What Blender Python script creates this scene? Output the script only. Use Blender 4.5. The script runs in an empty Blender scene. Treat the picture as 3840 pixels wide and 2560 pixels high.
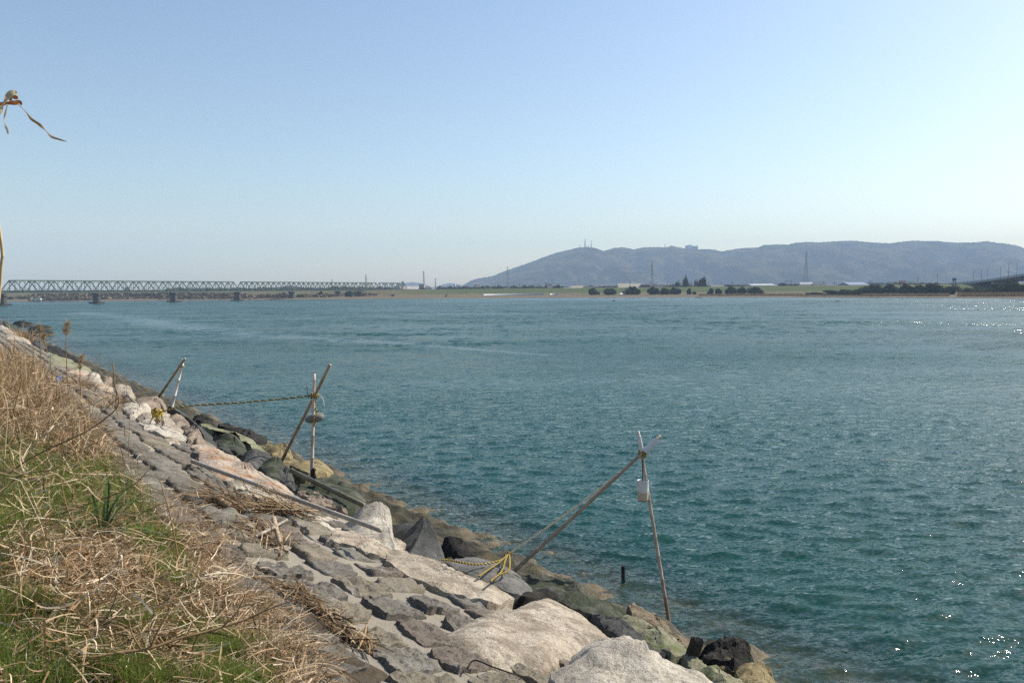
import bpy, math, random
import numpy as np
from mathutils import Vector, noise
R = math.radians
rng = np.random.default_rng(7)
random.seed(7)
SC = bpy.context.scene
COL = SC.collection

# ---------------------------------------------------------------- camera
F, CX, CY = 2987.0, 1920.0, 1280.0            # 28 mm lens seen on the 3840 px wide photograph
EYE = np.array([0.0, 0.0, 5.0])               # five metres above the river
PITCH, ROLL = math.atan(192 / F), 0.009
fw = np.array([0, math.cos(PITCH), -math.sin(PITCH)])
r0 = np.array([1.0, 0, 0]); u0 = np.cross(r0, fw)
rt = math.cos(ROLL) * r0 - math.sin(ROLL) * u0
up = math.cos(ROLL) * u0 + math.sin(ROLL) * r0
cam = bpy.data.cameras.new('camera'); cam.lens = 28; cam.sensor_width = 36
cam.clip_start = 0.05; cam.clip_end = 30000
co = bpy.data.objects.new('camera', cam); COL.objects.link(co); SC.camera = co
from mathutils import Matrix
co.matrix_world = Matrix(((rt[0], up[0], -fw[0], EYE[0]), (rt[1], up[1], -fw[1], EYE[1]), (rt[2], up[2], -fw[2], EYE[2]), (0, 0, 0, 1)))

# ---------------------------------------------------------------- sky, sun, exposure
SUN_EL, SUN_AZ = R(38), R(58)                  # azimuth clockwise from the view direction (+Y)
W = bpy.data.worlds.new('World'); SC.world = W; W.use_nodes = True
wn = W.node_tree.nodes; wl = W.node_tree.links
sky = wn.new('ShaderNodeTexSky'); sky.sky_type = 'NISHITA'; sky.sun_disc = False
sky.sun_elevation = SUN_EL; sky.sun_rotation = SUN_AZ
sky.altitude = 0; sky.air_density = 1.15; sky.dust_density = 0.8; sky.ozone_density = 1.5
bg = wn['Background']; bg.inputs['Strength'].default_value = 0.108
wl.new(sky.outputs[0], bg.inputs['Color'])
sl = bpy.data.lights.new('sun', 'SUN'); sl.energy = 5.0; sl.angle = R(0.53); sl.color = (1.0, 0.94, 0.83)
so = bpy.data.objects.new('sun', sl); COL.objects.link(so)
sd = Vector((math.sin(SUN_AZ) * math.cos(SUN_EL), math.cos(SUN_AZ) * math.cos(SUN_EL), math.sin(SUN_EL)))
so.rotation_euler = sd.to_track_quat('Z', 'Y').to_euler(); so.location = (60, 30, 80)
SC.view_settings.view_transform = 'Standard'; SC.view_settings.look = 'None'
SC.view_settings.exposure = 0.5; SC.view_settings.gamma = 1.0
SC.cycles.use_denoising = False
SC.cycles.max_bounces = 6; SC.cycles.diffuse_bounces = 2; SC.cycles.glossy_bounces = 2
SC.cycles.transparent_max_bounces = 12; SC.cycles.volume_bounces = 0
SC.cycles.sample_clamp_indirect = 4.0

# ---------------------------------------------------------------- bank frame and pixel helpers
NV = np.array([-0.81516, -0.57924]); TV = np.array([-0.57924, 0.81516]); V0 = 9.0; SLOPE = 0.36
def ray(x, y): return fw + (x - CX) / F * rt + (CY - y) / F * up
def at_z(x, y, z):
    d = ray(x, y); return EYE + d * ((z - 5) / d[2])
def at_y(x, y, Y):
    d = ray(x, y); return EYE + d * (Y / d[1])
def bank(x, y, dh=0.0):
    d = ray(x, y)
    t = (SLOPE * V0 + dh - 5) / (d[2] - SLOPE * (NV @ d[:2]))
    return EYE + d * t
def uv_of(p): return p[..., :2] @ TV, p[..., :2] @ NV + V0
def xy_of(u, v): return np.stack([u * TV[0] + (v - V0) * NV[0], u * TV[1] + (v - V0) * NV[1]], -1)
def wob(u, v, seed, lam, n=7):
    g = np.random.default_rng(seed); s = 0
    for i in range(n):
        a = g.uniform(0, 6.28); k = 6.283 / (lam * g.uniform(0.5, 1.6))
        s = s + np.sin(k * (u * math.cos(a) + v * math.sin(a)) + g.uniform(0, 6.28))
    return s / math.sqrt(n / 2) * 0.5
def sstep(a, b, x):
    t = np.clip((x - a) / (b - a), 0, 1); return t * t * (3 - 2 * t)
def bank_z(u, v):
    z = np.where(v > 0, SLOPE * v, np.where(v > -1.6, 0.17 * v, -0.272 + 0.5 * (v + 1.6)))
    z = np.where(v > 9.6, SLOPE * 9.6 + (v - 9.6) * 0.05, z)
    z = np.maximum(z, -2.5)
    rock = sstep(4.6, 4.0, v); soil = sstep(6.3, 6.9, v)
    z = z - 0.16 * rock * sstep(-0.4, 0.4, v) - 0.07 * (1 - rock) * (1 - soil)
    z = z + rock * (0.10 * wob(u, v, 1, 1.1) + 0.05 * wob(u, v, 2, 0.4)) * sstep(-0.6, 0.6, v) + rock * (0.035 * wob(u, v, 5, 0.8) + 0.03 * wob(u, v, 6, 0.22)) * sstep(-2.2, -0.3, v)
    z = z + soil * (0.06 * wob(u, v, 3, 1.3) + 0.03 * wob(u, v, 4, 0.4) + 0.02)
    return z
def ground_at(p):
    u, v = uv_of(p); return bank_z(u, v)

# ---------------------------------------------------------------- object helpers
def tag(o, label=None, cat=None, group=None, kind=None):
    if label: o['label'] = label
    if cat: o['category'] = cat
    if group: o['group'] = group
    if kind: o['kind'] = kind
    return o
def empty(name, loc, label=None, cat=None, group=None, kind=None):
    o = bpy.data.objects.new(name, None); COL.objects.link(o); o.location = tuple(map(float, loc)); o.empty_display_size = 0.1
    return tag(o, label, cat, group, kind)
def mesh_np(name, V, Fc, mats, parent=None, smooth=True, loc=None, mi=None):
    """V (n,3) world coordinates, Fc list/array of faces; linked as ONE object."""
    V = np.asarray(V, float)
    if parent is not None: o0 = np.array(parent['_o']) if '_o' in parent else np.array(parent.location)
    elif loc is not None: o0 = np.asarray(loc, float)
    else: o0 = np.array([V[:, 0].mean(), V[:, 1].mean(), V[:, 2].min()])
    me = bpy.data.meshes.new(name)
    if isinstance(Fc, np.ndarray):
        n, k = Fc.shape
        me.vertices.add(len(V)); me.vertices.foreach_set('co', (V - o0).astype(np.float32).ravel())
        me.loops.add(n * k); me.loops.foreach_set('vertex_index', Fc.astype(np.int32).ravel())
        me.polygons.add(n); me.polygons.foreach_set('loop_start', np.arange(0, n * k, k, dtype=np.int32))
        me.polygons.foreach_set('loop_total', np.full(n, k, dtype=np.int32))
        me.update(calc_edges=True); me.validate()
    else:
        me.from_pydata((V - o0).tolist(), [], Fc); me.update()
    if smooth: me.polygons.foreach_set('use_smooth', [True] * len(me.polygons))
    for m in (mats if isinstance(mats, (list, tuple)) else [mats]): me.materials.append(m)
    if mi is not None: me.polygons.foreach_set('material_index', np.asarray(mi, np.int32))
    o = bpy.data.objects.new(name, me); COL.objects.link(o)
    if parent is not None:
        o.parent = parent
        if parent.type == 'MESH': o.location = (0, 0, 0)
    else: o.location = o0
    o['_o'] = [float(a) for a in o0]
    return o
class MB:
    def __init__(s): s.V = []; s.F = []; s.M = []; s.cm = 0
    def add(s, V, Fc):
        b = len(s.V); s.V.extend([tuple(map(float, v)) for v in V]); s.F.extend([tuple(i + b for i in f) for f in Fc]); s.M.extend([s.cm] * len(Fc)); return s
    def hexa(s, c8): return s.add(c8, [(0, 3, 2, 1), (4, 5, 6, 7), (0, 1, 5, 4), (1, 2, 6, 5), (2, 3, 7, 6), (3, 0, 4, 7)])
    def box(s, c, sz, ax=None, ay=None):
        c = np.asarray(c, float); ax = np.array([1., 0, 0]) if ax is None else np.asarray(ax); ay = np.array([-ax[1], ax[0], 0]) if ay is None else ay
        az = np.cross(ax, ay); h = np.asarray(sz) / 2.0
        return s.hexa([c + ax * h[0] * i + ay * h[1] * j + az * h[2] * k for k in (-1, 1) for i, j in ((-1, -1), (1, -1), (1, 1), (-1, 1))])
    def bar(s, a, b, w, h=None):
        a = np.asarray(a, float); b = np.asarray(b, float); h = h or w; d = b - a; L = np.linalg.norm(d); d = d / L
        q = np.array([0, 0, 1.]) if abs(d[2]) < 0.9 else np.array([0, 1., 0]); x = np.cross(d, q); x /= np.linalg.norm(x); y = np.cross(x, d)
        return s.hexa([p + x * i * w / 2 + y * j * h / 2 for p in (a, b) for i, j in ((-1, -1), (1, -1), (1, 1), (-1, 1))])
    def tube(s, P, rad, n=8, cap=True):
        P = np.asarray(P, float); m = len(P); rad = np.broadcast_to(np.asarray(rad, float), (m,))
        T = np.gradient(P, axis=0); T /= np.linalg.norm(T, axis=1)[:, None] + 1e-12
        q = np.array([0, 0, 1.]) if abs(T[0][2]) < 0.9 else np.array([1., 0, 0]); x = np.cross(T[0], q); x /= np.linalg.norm(x); V = []
        for i in range(m):
            x = x - T[i] * (x @ T[i]); x /= np.linalg.norm(x) + 1e-12; y = np.cross(T[i], x)
            for k in range(n):
                a = 6.28318 * k / n; V.append(P[i] + rad[i] * (math.cos(a) * x + math.sin(a) * y))
        Fc = [(i * n + k, i * n + (k + 1) % n, (i + 1) * n + (k + 1) % n, (i + 1) * n + k) for i in range(m - 1) for k in range(n)]
        if cap: Fc += [tuple(range(n))[::-1], tuple((m - 1) * n + k for k in range(n))]
        return s.add(V, Fc)
    def lathe(s, c, prof, n=24):
        c = np.asarray(c, float); m = len(prof)
        V = [c + np.array([r * math.cos(6.28318 * k / n), r * math.sin(6.28318 * k / n), z]) for r, z in prof for k in range(n)]
        return s.add(V, [(i * n + k, i * n + (k + 1) % n, (i + 1) * n + (k + 1) % n, (i + 1) * n + k) for i in range(m - 1) for k in range(n)])
    def build(s, name, mats, parent=None, smooth=False, loc=None):
        return mesh_np(name, np.array(s.V), s.F, mats, parent, smooth, loc, s.M if isinstance(mats, (list, tuple)) else None)
def dup(root, loc, label=None, scale=None, rz=None):
    c = root.copy(); COL.objects.link(c); c.location = tuple(map(float, loc))
    if label: c['label'] = label
    if scale is not None: c.scale = scale
    if rz is not None: c.rotation_euler = (0, 0, rz)
    for ch in list(root.children):
        d = ch.copy(); COL.objects.link(d); d.parent = c
        for g in list(ch.children):
            e = g.copy(); COL.objects.link(e); e.parent = d
    return c
def spline(P, n):
    P = np.asarray(P, float)
    if len(P) < 3: return P[0] + np.linspace(0, 1, n)[:, None] * (P[-1] - P[0])
    Q = np.vstack([2 * P[0] - P[1], P, 2 * P[-1] - P[-2]]); out = []
    for t in np.linspace(0, len(P) - 1 - 1e-6, n):
        i = int(t); f = t - i; a, b, c, d = Q[i:i + 4]
        out.append(0.5 * (2 * b + (c - a) * f + (2 * a - 5 * b + 4 * c - d) * f * f + (3 * b - a - 3 * c + d) * f ** 3))
    return np.array(out)

# ---------------------------------------------------------------- materials
class NT:
    def __init__(s, name):
        s.m = bpy.data.materials.new(name); s.m.use_nodes = True; s.t = s.m.node_tree; s.b = s.t.nodes['Principled BSDF']; s.o = s.t.nodes['Material Output']
    def n(s, ty, **kw):
        x = s.t.nodes.new('ShaderNode' + ty)
        for k, v in kw.items(): setattr(x, k, v)
        return x
    def l(s, a, b): s.t.links.new(a, b); return s
    def val(s, sock, v):
        if hasattr(v, 'is_output'): s.l(v, sock)
        else: sock.default_value = v
    def math(s, op, a, b=None, c=None, clamp=False):
        x = s.n('Math', operation=op, use_clamp=clamp); s.val(x.inputs[0], a)
        if b is not None: s.val(x.inputs[1], b)
        if c is not None: s.val(x.inputs[2], c)
        return x.outputs[0]
    def co(s, kind='Object', scale=None):
        tc = s.n('TexCoord').outputs[kind] if kind != 'Position' else s.n('NewGeometry').outputs['Position']
        if scale is None: return tc
        mp = s.n('Mapping'); s.l(tc, mp.inputs[0]); mp.inputs['Scale'].default_value = scale; return mp.outputs[0]
    def noise(s, vec, scale, detail=4, rough=0.6, dist=0.0, out=0):
        x = s.n('TexNoise'); s.l(vec, x.inputs['Vector']); x.inputs['Scale'].default_value = scale; x.inputs['Detail'].default_value = detail
        x.inputs['Roughness'].default_value = rough; x.inputs['Distortion'].default_value = dist; return x.outputs[out]
    def vor(s, vec, scale, feature='F1', out=0):
        x = s.n('TexVoronoi', feature=feature); s.l(vec, x.inputs['Vector']); x.inputs['Scale'].default_value = scale; return x.outputs[out]
    def ramp(s, fac, stops):
        x = s.n('ValToRGB'); s.val(x.inputs[0], fac); e = x.color_ramp.elements
        while len(e) < len(stops): e.new(0.5)
        for k, (p, c) in enumerate(stops):
            e[k].position = p; e[k].color = (c, c, c, 1) if isinstance(c, (int, float)) else (*c, 1)
        return x.outputs[0]
    def mix(s, f, a, b, mode='MIX'):
        x = s.n('Mix', data_type='RGBA', blend_type=mode); s.val(x.inputs[0], f)
        s.val(x.inputs[6], (*a, 1) if isinstance(a, tuple) else a); s.val(x.inputs[7], (*b, 1) if isinstance(b, tuple) else b); return x.outputs[2]
    def sep(s, v): x = s.n('SeparateXYZ'); s.l(v, x.inputs[0]); return x.outputs
    def rmap(s, v, a, b, c=0.0, d=1.0):
        x = s.n('MapRange', interpolation_type='SMOOTHSTEP'); s.val(x.inputs[0], v)
        for i, q in enumerate((a, b, c, d)): s.val(x.inputs[i + 1], q)
        return x.outputs[0]
    def bump(s, h, strength=0.5, dist=0.02, nrm=None):
        x = s.n('Bump'); s.l(h, x.inputs['Height']); x.inputs['Strength'].default_value = strength; x.inputs['Distance'].default_value = dist
        if nrm is not None: s.l(nrm, x.inputs['Normal'])
        return x.outputs[0]
    def base(s, c, rough=0.8, spec=0.3, nrm=None):
        s.val(s.b.inputs['Base Color'], (*c, 1) if isinstance(c, tuple) else c); s.val(s.b.inputs['Roughness'], rough)
        s.b.inputs['Specular IOR Level'].default_value = spec
        if nrm is not None: s.l(nrm, s.b.inputs['Normal'])
        return s.m
def plain(name, c, rough=0.6, var=0.12, scale=3.0, metal=0.0, spec=0.3):
    t = NT(name); v = t.noise(t.co('Position'), scale, 5)
    t.b.inputs['Metallic'].default_value = metal
    return t.base(t.mix(v, tuple(x * (1 - 2 * var) for x in c), tuple(min(1, x * (1 + 2 * var)) for x in c)), rough, spec)
def rock_mat(name, c1, c2, stain=None, grain=0.35, tide=True, cover=0.0, coverc=(0.05, 0.06, 0.032), bumpd=0.03, layered=False):
    t = NT(name); P = t.co('Position'); z = t.sep(P)[2]
    big = t.noise(P, 1.6, 6, 0.62); fine = t.noise(P, 22, 6, 0.75); grn = t.noise(P, 110, 3, 0.7)
    c = t.mix(t.rmap(big, 0.35, 0.65), c1, c2)
    if stain: c = t.mix(t.math('MULTIPLY', t.rmap(t.noise(P, 2.3, 7, 0.7, 0.6), 0.47, 0.66), 0.8), c, stain)
    c = t.mix(1.0, c, t.ramp(fine, [(0.25, 1 - grain), (0.6, 1.08)]), 'MULTIPLY')
    c = t.mix(1.0, c, t.ramp(grn, [(0.36, 0.5), (0.5, 1.0), (0.7, 1.2)]), 'MULTIPLY'); c = t.mix(1.0, c, t.ramp(t.noise(P, 11, 6, 0.75), [(0.30, 0.50), (0.48, 0.98), (0.7, 1.15)]), 'MULTIPLY'); c = t.mix(t.math('MULTIPLY', t.rmap(t.noise(P, 0.9, 6, 0.7), 0.5, 0.68), 0.55), c, tuple(x * 0.62 for x in c1))
    crack = t.vor(t.mix(0.6, P, t.noise(P, 1.6, 6, 0.7, 0, 1)), 2.2, 'DISTANCE_TO_EDGE')
    c = t.mix(t.rmap(crack, 0.0, 0.006, 0.45, 0.0), c, tuple(x * 0.25 for x in c1))
    if cover > 0:
        lic = t.rmap(t.noise(P, 3.0, 8, 0.72), 0.62 - 0.4 * cover, 0.70 - 0.3 * cover)
        c = t.mix(t.math('MULTIPLY', lic, 0.85), c, coverc)
    rough = 0.85
    if tide:
        zz = t.math('ADD', z, t.math('MULTIPLY', t.math('SUBTRACT', t.noise(P, 1.7, 6, 0.7), 0.5), 0.75))
        alg = t.rmap(zz, 0.80, 0.52)
        gcol = t.ramp(t.noise(P, 5, 6, 0.7), [(0.35, (0.012, 0.014, 0.011)), (0.55, (0.03, 0.038, 0.02)), (0.75, (0.082, 0.088, 0.058))])
        c = t.mix(t.math('MULTIPLY', alg, 0.8), c, gcol)
        yb = t.ramp(t.noise(P, 9, 6, 0.7), [(0.36, (0.02, 0.016, 0.008)), (0.56, (0.09, 0.07, 0.032)), (0.75, (0.20, 0.165, 0.08))])
        c = t.mix(t.rmap(zz, 0.36, 0.16), c, yb)
        rough = t.rmap(z, 0.02, 0.30, 0.35, 0.88)
    if layered:
        lp = t.co('Position', (2.0, 2.0, 1.0)); h = t.math('ADD', t.noise(t.co('Position', (3, 5, 40)), 1.2, 6, 0.65, 0.4), t.math('MULTIPLY', fine, 0.7))
    else:
        h = t.math('ADD', t.math('MULTIPLY', fine, 1.0), t.math('ADD', t.math('MULTIPLY', grn, 0.30), t.math('MULTIPLY', t.rmap(crack, 0, 0.02), 0.3)))
        h = t.math('ADD', h, t.math('MULTIPLY', t.noise(P, 6, 5, 0.65), 1.6))
    return t.base(c, rough, 0.25, t.bump(h, 0.85, bumpd))
def blade_mat(name, stops, trans=0.35, tide=None):
    t = NT(name); g = t.n('NewGeometry'); c = t.ramp(g.outputs['Random Per Island'], stops)
    c = t.mix(1.0, c, t.ramp(t.noise(g.outputs['Position'], 30, 2), [(0.3, 0.75), (0.7, 1.15)]), 'MULTIPLY')
    d = t.n('BsdfDiffuse'); tr = t.n('BsdfTranslucent'); mx = t.n('MixShader'); mx.inputs[0].default_value = trans
    t.l(c, d.inputs[0]); t.l(c, tr.inputs[0]); t.l(d.outputs[0], mx.inputs[1]); t.l(tr.outputs[0], mx.inputs[2]); t.l(mx.outputs[0], t.o.inputs[0])
    return t.m

# ================================================================ RIVER BANK, RIVER, FAR LAND
def grid_faces(nu, nv):
    i = np.arange(nu - 1)[:, None] * nv + np.arange(nv - 1)[None, :]
    return np.stack([i, i + nv, i + nv + 1, i + 1], -1).reshape(-1, 4)
def soil_mat():
    t = NT('bank_soil'); P = t.co('Position'); z = t.sep(P)[2]
    c = t.mix(t.noise(P, 2.0, 7, 0.7), (0.05, 0.037, 0.022), (0.13, 0.095, 0.058))
    c = t.mix(1.0, c, t.ramp(t.noise(P, 30, 5, 0.7), [(0.3, 0.45), (0.65, 1.1)]), 'MULTIPLY')
    lo = t.ramp(t.noise(P, 2.6, 7, 0.7), [(0.3, (0.018, 0.018, 0.014)), (0.5, (0.05, 0.046, 0.03)), (0.66, (0.12, 0.095, 0.05))])
    c = t.mix(t.rmap(z, 1.7, 1.1), c, lo)
    bed = t.ramp(t.noise(t.co('Position', (1, 1, 1)), 2.2, 7, 0.75, 0.5), [(0.34, (0.03, 0.026, 0.012)), (0.5, (0.13, 0.095, 0.045)), (0.7, (0.26, 0.21, 0.12))])
    c = t.mix(t.rmap(z, 0.22, 0.02), c, bed)
    h = t.math('ADD', t.noise(P, 9, 7, 0.7), t.math('MULTIPLY', t.noise(P, 45, 4, 0.7), 0.5))
    return t.base(c, t.rmap(z, 0.05, 0.3, 0.4, 0.9), 0.3, t.bump(h, 0.9, 0.06))
us = np.concatenate([np.arange(-9, 16, 0.09), np.geomspace(16, 420, 260)])
vs = np.concatenate([np.arange(-9, -1.6, 0.5), np.arange(-1.6, 10, 0.085), np.array([10.6, 12, 14, 18, 24, 34, 50, 90])])
U, Vv = np.meshgrid(us, vs, indexing='ij'); XY = xy_of(U, Vv); Z = bank_z(U, Vv)
tag(mesh_np('river_bank', np.concatenate([XY, Z[..., None]], -1).reshape(-1, 3), grid_faces(len(us), len(vs)), soil_mat(), loc=(0, 0, 0)), kind='structure',
    label='sloping earth bank running down to the river')

def water_mat():
    t = NT('river_water'); P = t.co('Position'); g = t.n('NewGeometry')
    at = t.n('Attribute', attribute_name='depth'); dep = at.outputs['Fac']
    a2 = t.n('Attribute', attribute_name='calm'); calm = a2.outputs['Fac']
    a3 = t.n('Attribute', attribute_name='reach'); reach = a3.outputs['Fac']
    rot = t.n('Mapping'); t.l(P, rot.inputs[0]); rot.inputs['Rotation'].default_value = (0, 0, R(-14)); rot.inputs['Scale'].default_value = (0.55, 1.0, 1.0)
    v = rot.outputs[0]
    def slope(scale, det, amt):
        x = t.noise(v, scale, det, 0.55, 0.0, 1); s = t.n('VectorMath', operation='SUBTRACT'); t.l(x, s.inputs[0]); s.inputs[1].default_value = (0.5, 0.5, 0.5)
        m = t.n('VectorMath', operation='MULTIPLY'); t.l(s.outputs[0], m.inputs[0])
        cx = t.n('CombineXYZ'); a = t.math('MULTIPLY', amt, 0.75); t.val(cx.inputs[0], a); t.val(cx.inputs[1], amt); cx.inputs[2].default_value = 0
        t.l(cx.outputs[0], m.inputs[1]); return m.outputs[0]
    gust = t.rmap(t.noise(t.co('Position', (0.4, 1.0, 1.0)), 0.05, 6, 0.65), 0.33, 0.66, 0.5, 1.25)
    k = t.math('MULTIPLY', gust, t.math('SUBTRACT', 1.0, t.math('MULTIPLY', calm, 0.72)))
    near = t.math('SUBTRACT', 1.0, reach)
    s1 = slope(1.5, 3, t.math('MULTIPLY', k, t.math('ADD', 0.22, t.math('MULTIPLY', reach, 1.5))))
    s2 = slope(5.5, 4, t.math('MULTIPLY', k, t.math('ADD', 0.80, t.math('MULTIPLY', reach, 0.4))))
    s3 = slope(0.16, 3, t.math('MULTIPLY', k, t.math('MULTIPLY', reach, 1.0)))
    ad = t.n('VectorMath', operation='ADD'); t.l(s1, ad.inputs[0]); t.l(s2, ad.inputs[1])
    ad3 = t.n('VectorMath', operation='ADD'); s4 = slope(21.0, 2, t.math('MULTIPLY', k, 1.25)); ad4 = t.n('VectorMath', operation='ADD'); t.l(ad.outputs[0], ad4.inputs[0]); t.l(s4, ad4.inputs[1]); t.l(ad4.outputs[0], ad3.inputs[0]); t.l(s3, ad3.inputs[1])
    gx = t.n('CombineXYZ'); wv = t.noise(t.co('Position', (0.45, 0.10, 1.0)), 1.0, 5, 0.75); wv2 = t.noise(t.co('Position', (1.4, 0.42, 1.0)), 1.0, 3, 0.6)
    t.l(t.math('MULTIPLY', t.math('MULTIPLY', t.math('SUBTRACT', t.math('ADD', wv, t.math('MULTIPLY', wv2, 0.7)), 0.93), 1.15), t.math('MULTIPLY', k, reach)), gx.inputs[1])
    ad5 = t.n('VectorMath', operation='ADD'); t.l(ad3.outputs[0], ad5.inputs[0]); t.l(gx.outputs[0], ad5.inputs[1]); ad3 = ad5
    ad2 = t.n('VectorMath', operation='ADD'); t.l(ad3.outputs[0], ad2.inputs[0]); t.l(g.outputs['Normal'], ad2.inputs[1])
    nz = t.n('VectorMath', operation='NORMALIZE'); t.l(ad2.outputs[0], nz.inputs[0]); N = nz.outputs[0]
    body = t.n('BsdfDiffuse'); gl = t.n('BsdfGlossy'); fr = t.n('Fresnel'); fr.inputs['IOR'].default_value = 1.333; t.l(N, fr.inputs['Normal'])
    t.l(t.mix(t.rmap(t.noise(P, 0.02, 4), 0.3, 0.7), (0.005, 0.042, 0.034), (0.008, 0.056, 0.046)), body.inputs['Color'])
    t.l(t.math('ADD', 0.035, t.math('MULTIPLY', reach, 0.14)), gl.inputs['Roughness']); gl.inputs['Color'].default_value = (1, 1, 1, 1); t.l(N, gl.inputs['Normal'])
    tr = t.n('BsdfTransparent'); tr.inputs['Color'].default_value = (0.72, 0.82, 0.74, 1)
    m1 = t.n('MixShader'); t.l(t.math('POWER', 2.718, t.math('MULTIPLY', dep, -6.0)), m1.inputs[0]); t.l(body.outputs[0], m1.inputs[1]); t.l(tr.outputs[0], m1.inputs[2])
    m2 = t.n('MixShader'); t.l(t.math('MULTIPLY', t.math('MINIMUM', fr.outputs[0], t.math('ADD', 0.5, t.math('MULTIPLY', calm, 0.2))), 0.8), m2.inputs[0]); t.l(m1.outputs[0], m2.inputs[1]); t.l(gl.outputs[0], m2.inputs[2])
    t.l(m2.outputs[0], t.o.inputs[0]); return t.m
def make_water():
    Dn = 7.5 * np.exp(np.arange(0, 560) * 0.0047); Df = np.geomspace(Dn[-1] * 1.01, 900, 150); D = np.concatenate([Dn, Df])
    tx = np.tan(np.linspace(R(-50), R(43), 620)); X = D[:, None] * tx[None, :]; Y = np.repeat(D[:, None], len(tx), 1)
    h = np.zeros_like(X); g = np.random.default_rng(3); n = 64
    dr = np.gradient(D)[:, None]; lams = np.exp(g.uniform(math.log(0.15), math.log(1.3), n))
    for lam in lams:
        a = R(-90 + 14) + g.normal(0, 0.55); k = 6.283 / lam; ph = k * (X * math.cos(a) + Y * math.sin(a)) + g.uniform(0, 6.28)
        s = 0.048 * lam / 6.283 * (1.0 if lam < 0.45 else 0.62); w = np.clip((lam / (dr * 3.0) - 1), 0, 1)
        h += s * w * (2 * ((np.sin(ph) + 1) / 2) ** 1.5 - 0.85)
    P = np.stack([X, Y], -1); u, v = uv_of(P)
    h *= 1 - 0.55 * np.exp(-np.clip(-v, 0, 9) / 0.8)
    Vt = np.stack([X, Y, h], -1).reshape(-1, 3)
    o = mesh_np('river_water', Vt, grid_faces(len(D), len(tx))[:, ::-1].copy(), water_mat(), loc=(0, 0, 0)); tag(o, kind='structure', label='choppy teal river water')
    me = o.data
    for nm, val in (('depth', np.clip(h - bank_z(u, v), 0, 9)), ('reach', sstep(25, 110, D)[:, None] * np.ones_like(X))):
        at = me.attributes.new(nm, 'FLOAT', 'POINT'); at.data.foreach_set('value', val.astype(np.float32).ravel())
    calm = np.zeros_like(X)
    line = spline([at_z(x, y, 0)[:2] for x, y in [(310, 1172), (480, 1190), (640, 1218), (860, 1246), (1150, 1268), (1450, 1284), (1760, 1308), (2050, 1332)]], 200)
    for i, q in enumerate(line):
        wd = np.linalg.norm(q) * 0.033 * (0.35 + 0.65 * math.sin(3.14 * min(1, 0.1 + i / 200)))
        dd = ((P - q) ** 2).sum(-1); calm = np.maximum(calm, np.exp(-dd / (wd * wd)) * 0.72)
    edge = sstep(0.55, 1.0, Y / (np.interp(X, [-360, -86, 91, 146, 183, 230], [560, 533, 467, 404, 347, 230])))
    calm = np.maximum(calm, edge * sstep(-120, 40, X) * 0.75)
    at = me.attributes.new('calm', 'FLOAT', 'POINT'); at.data.foreach_set('value', calm.astype(np.float32).ravel())
make_water()

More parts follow.
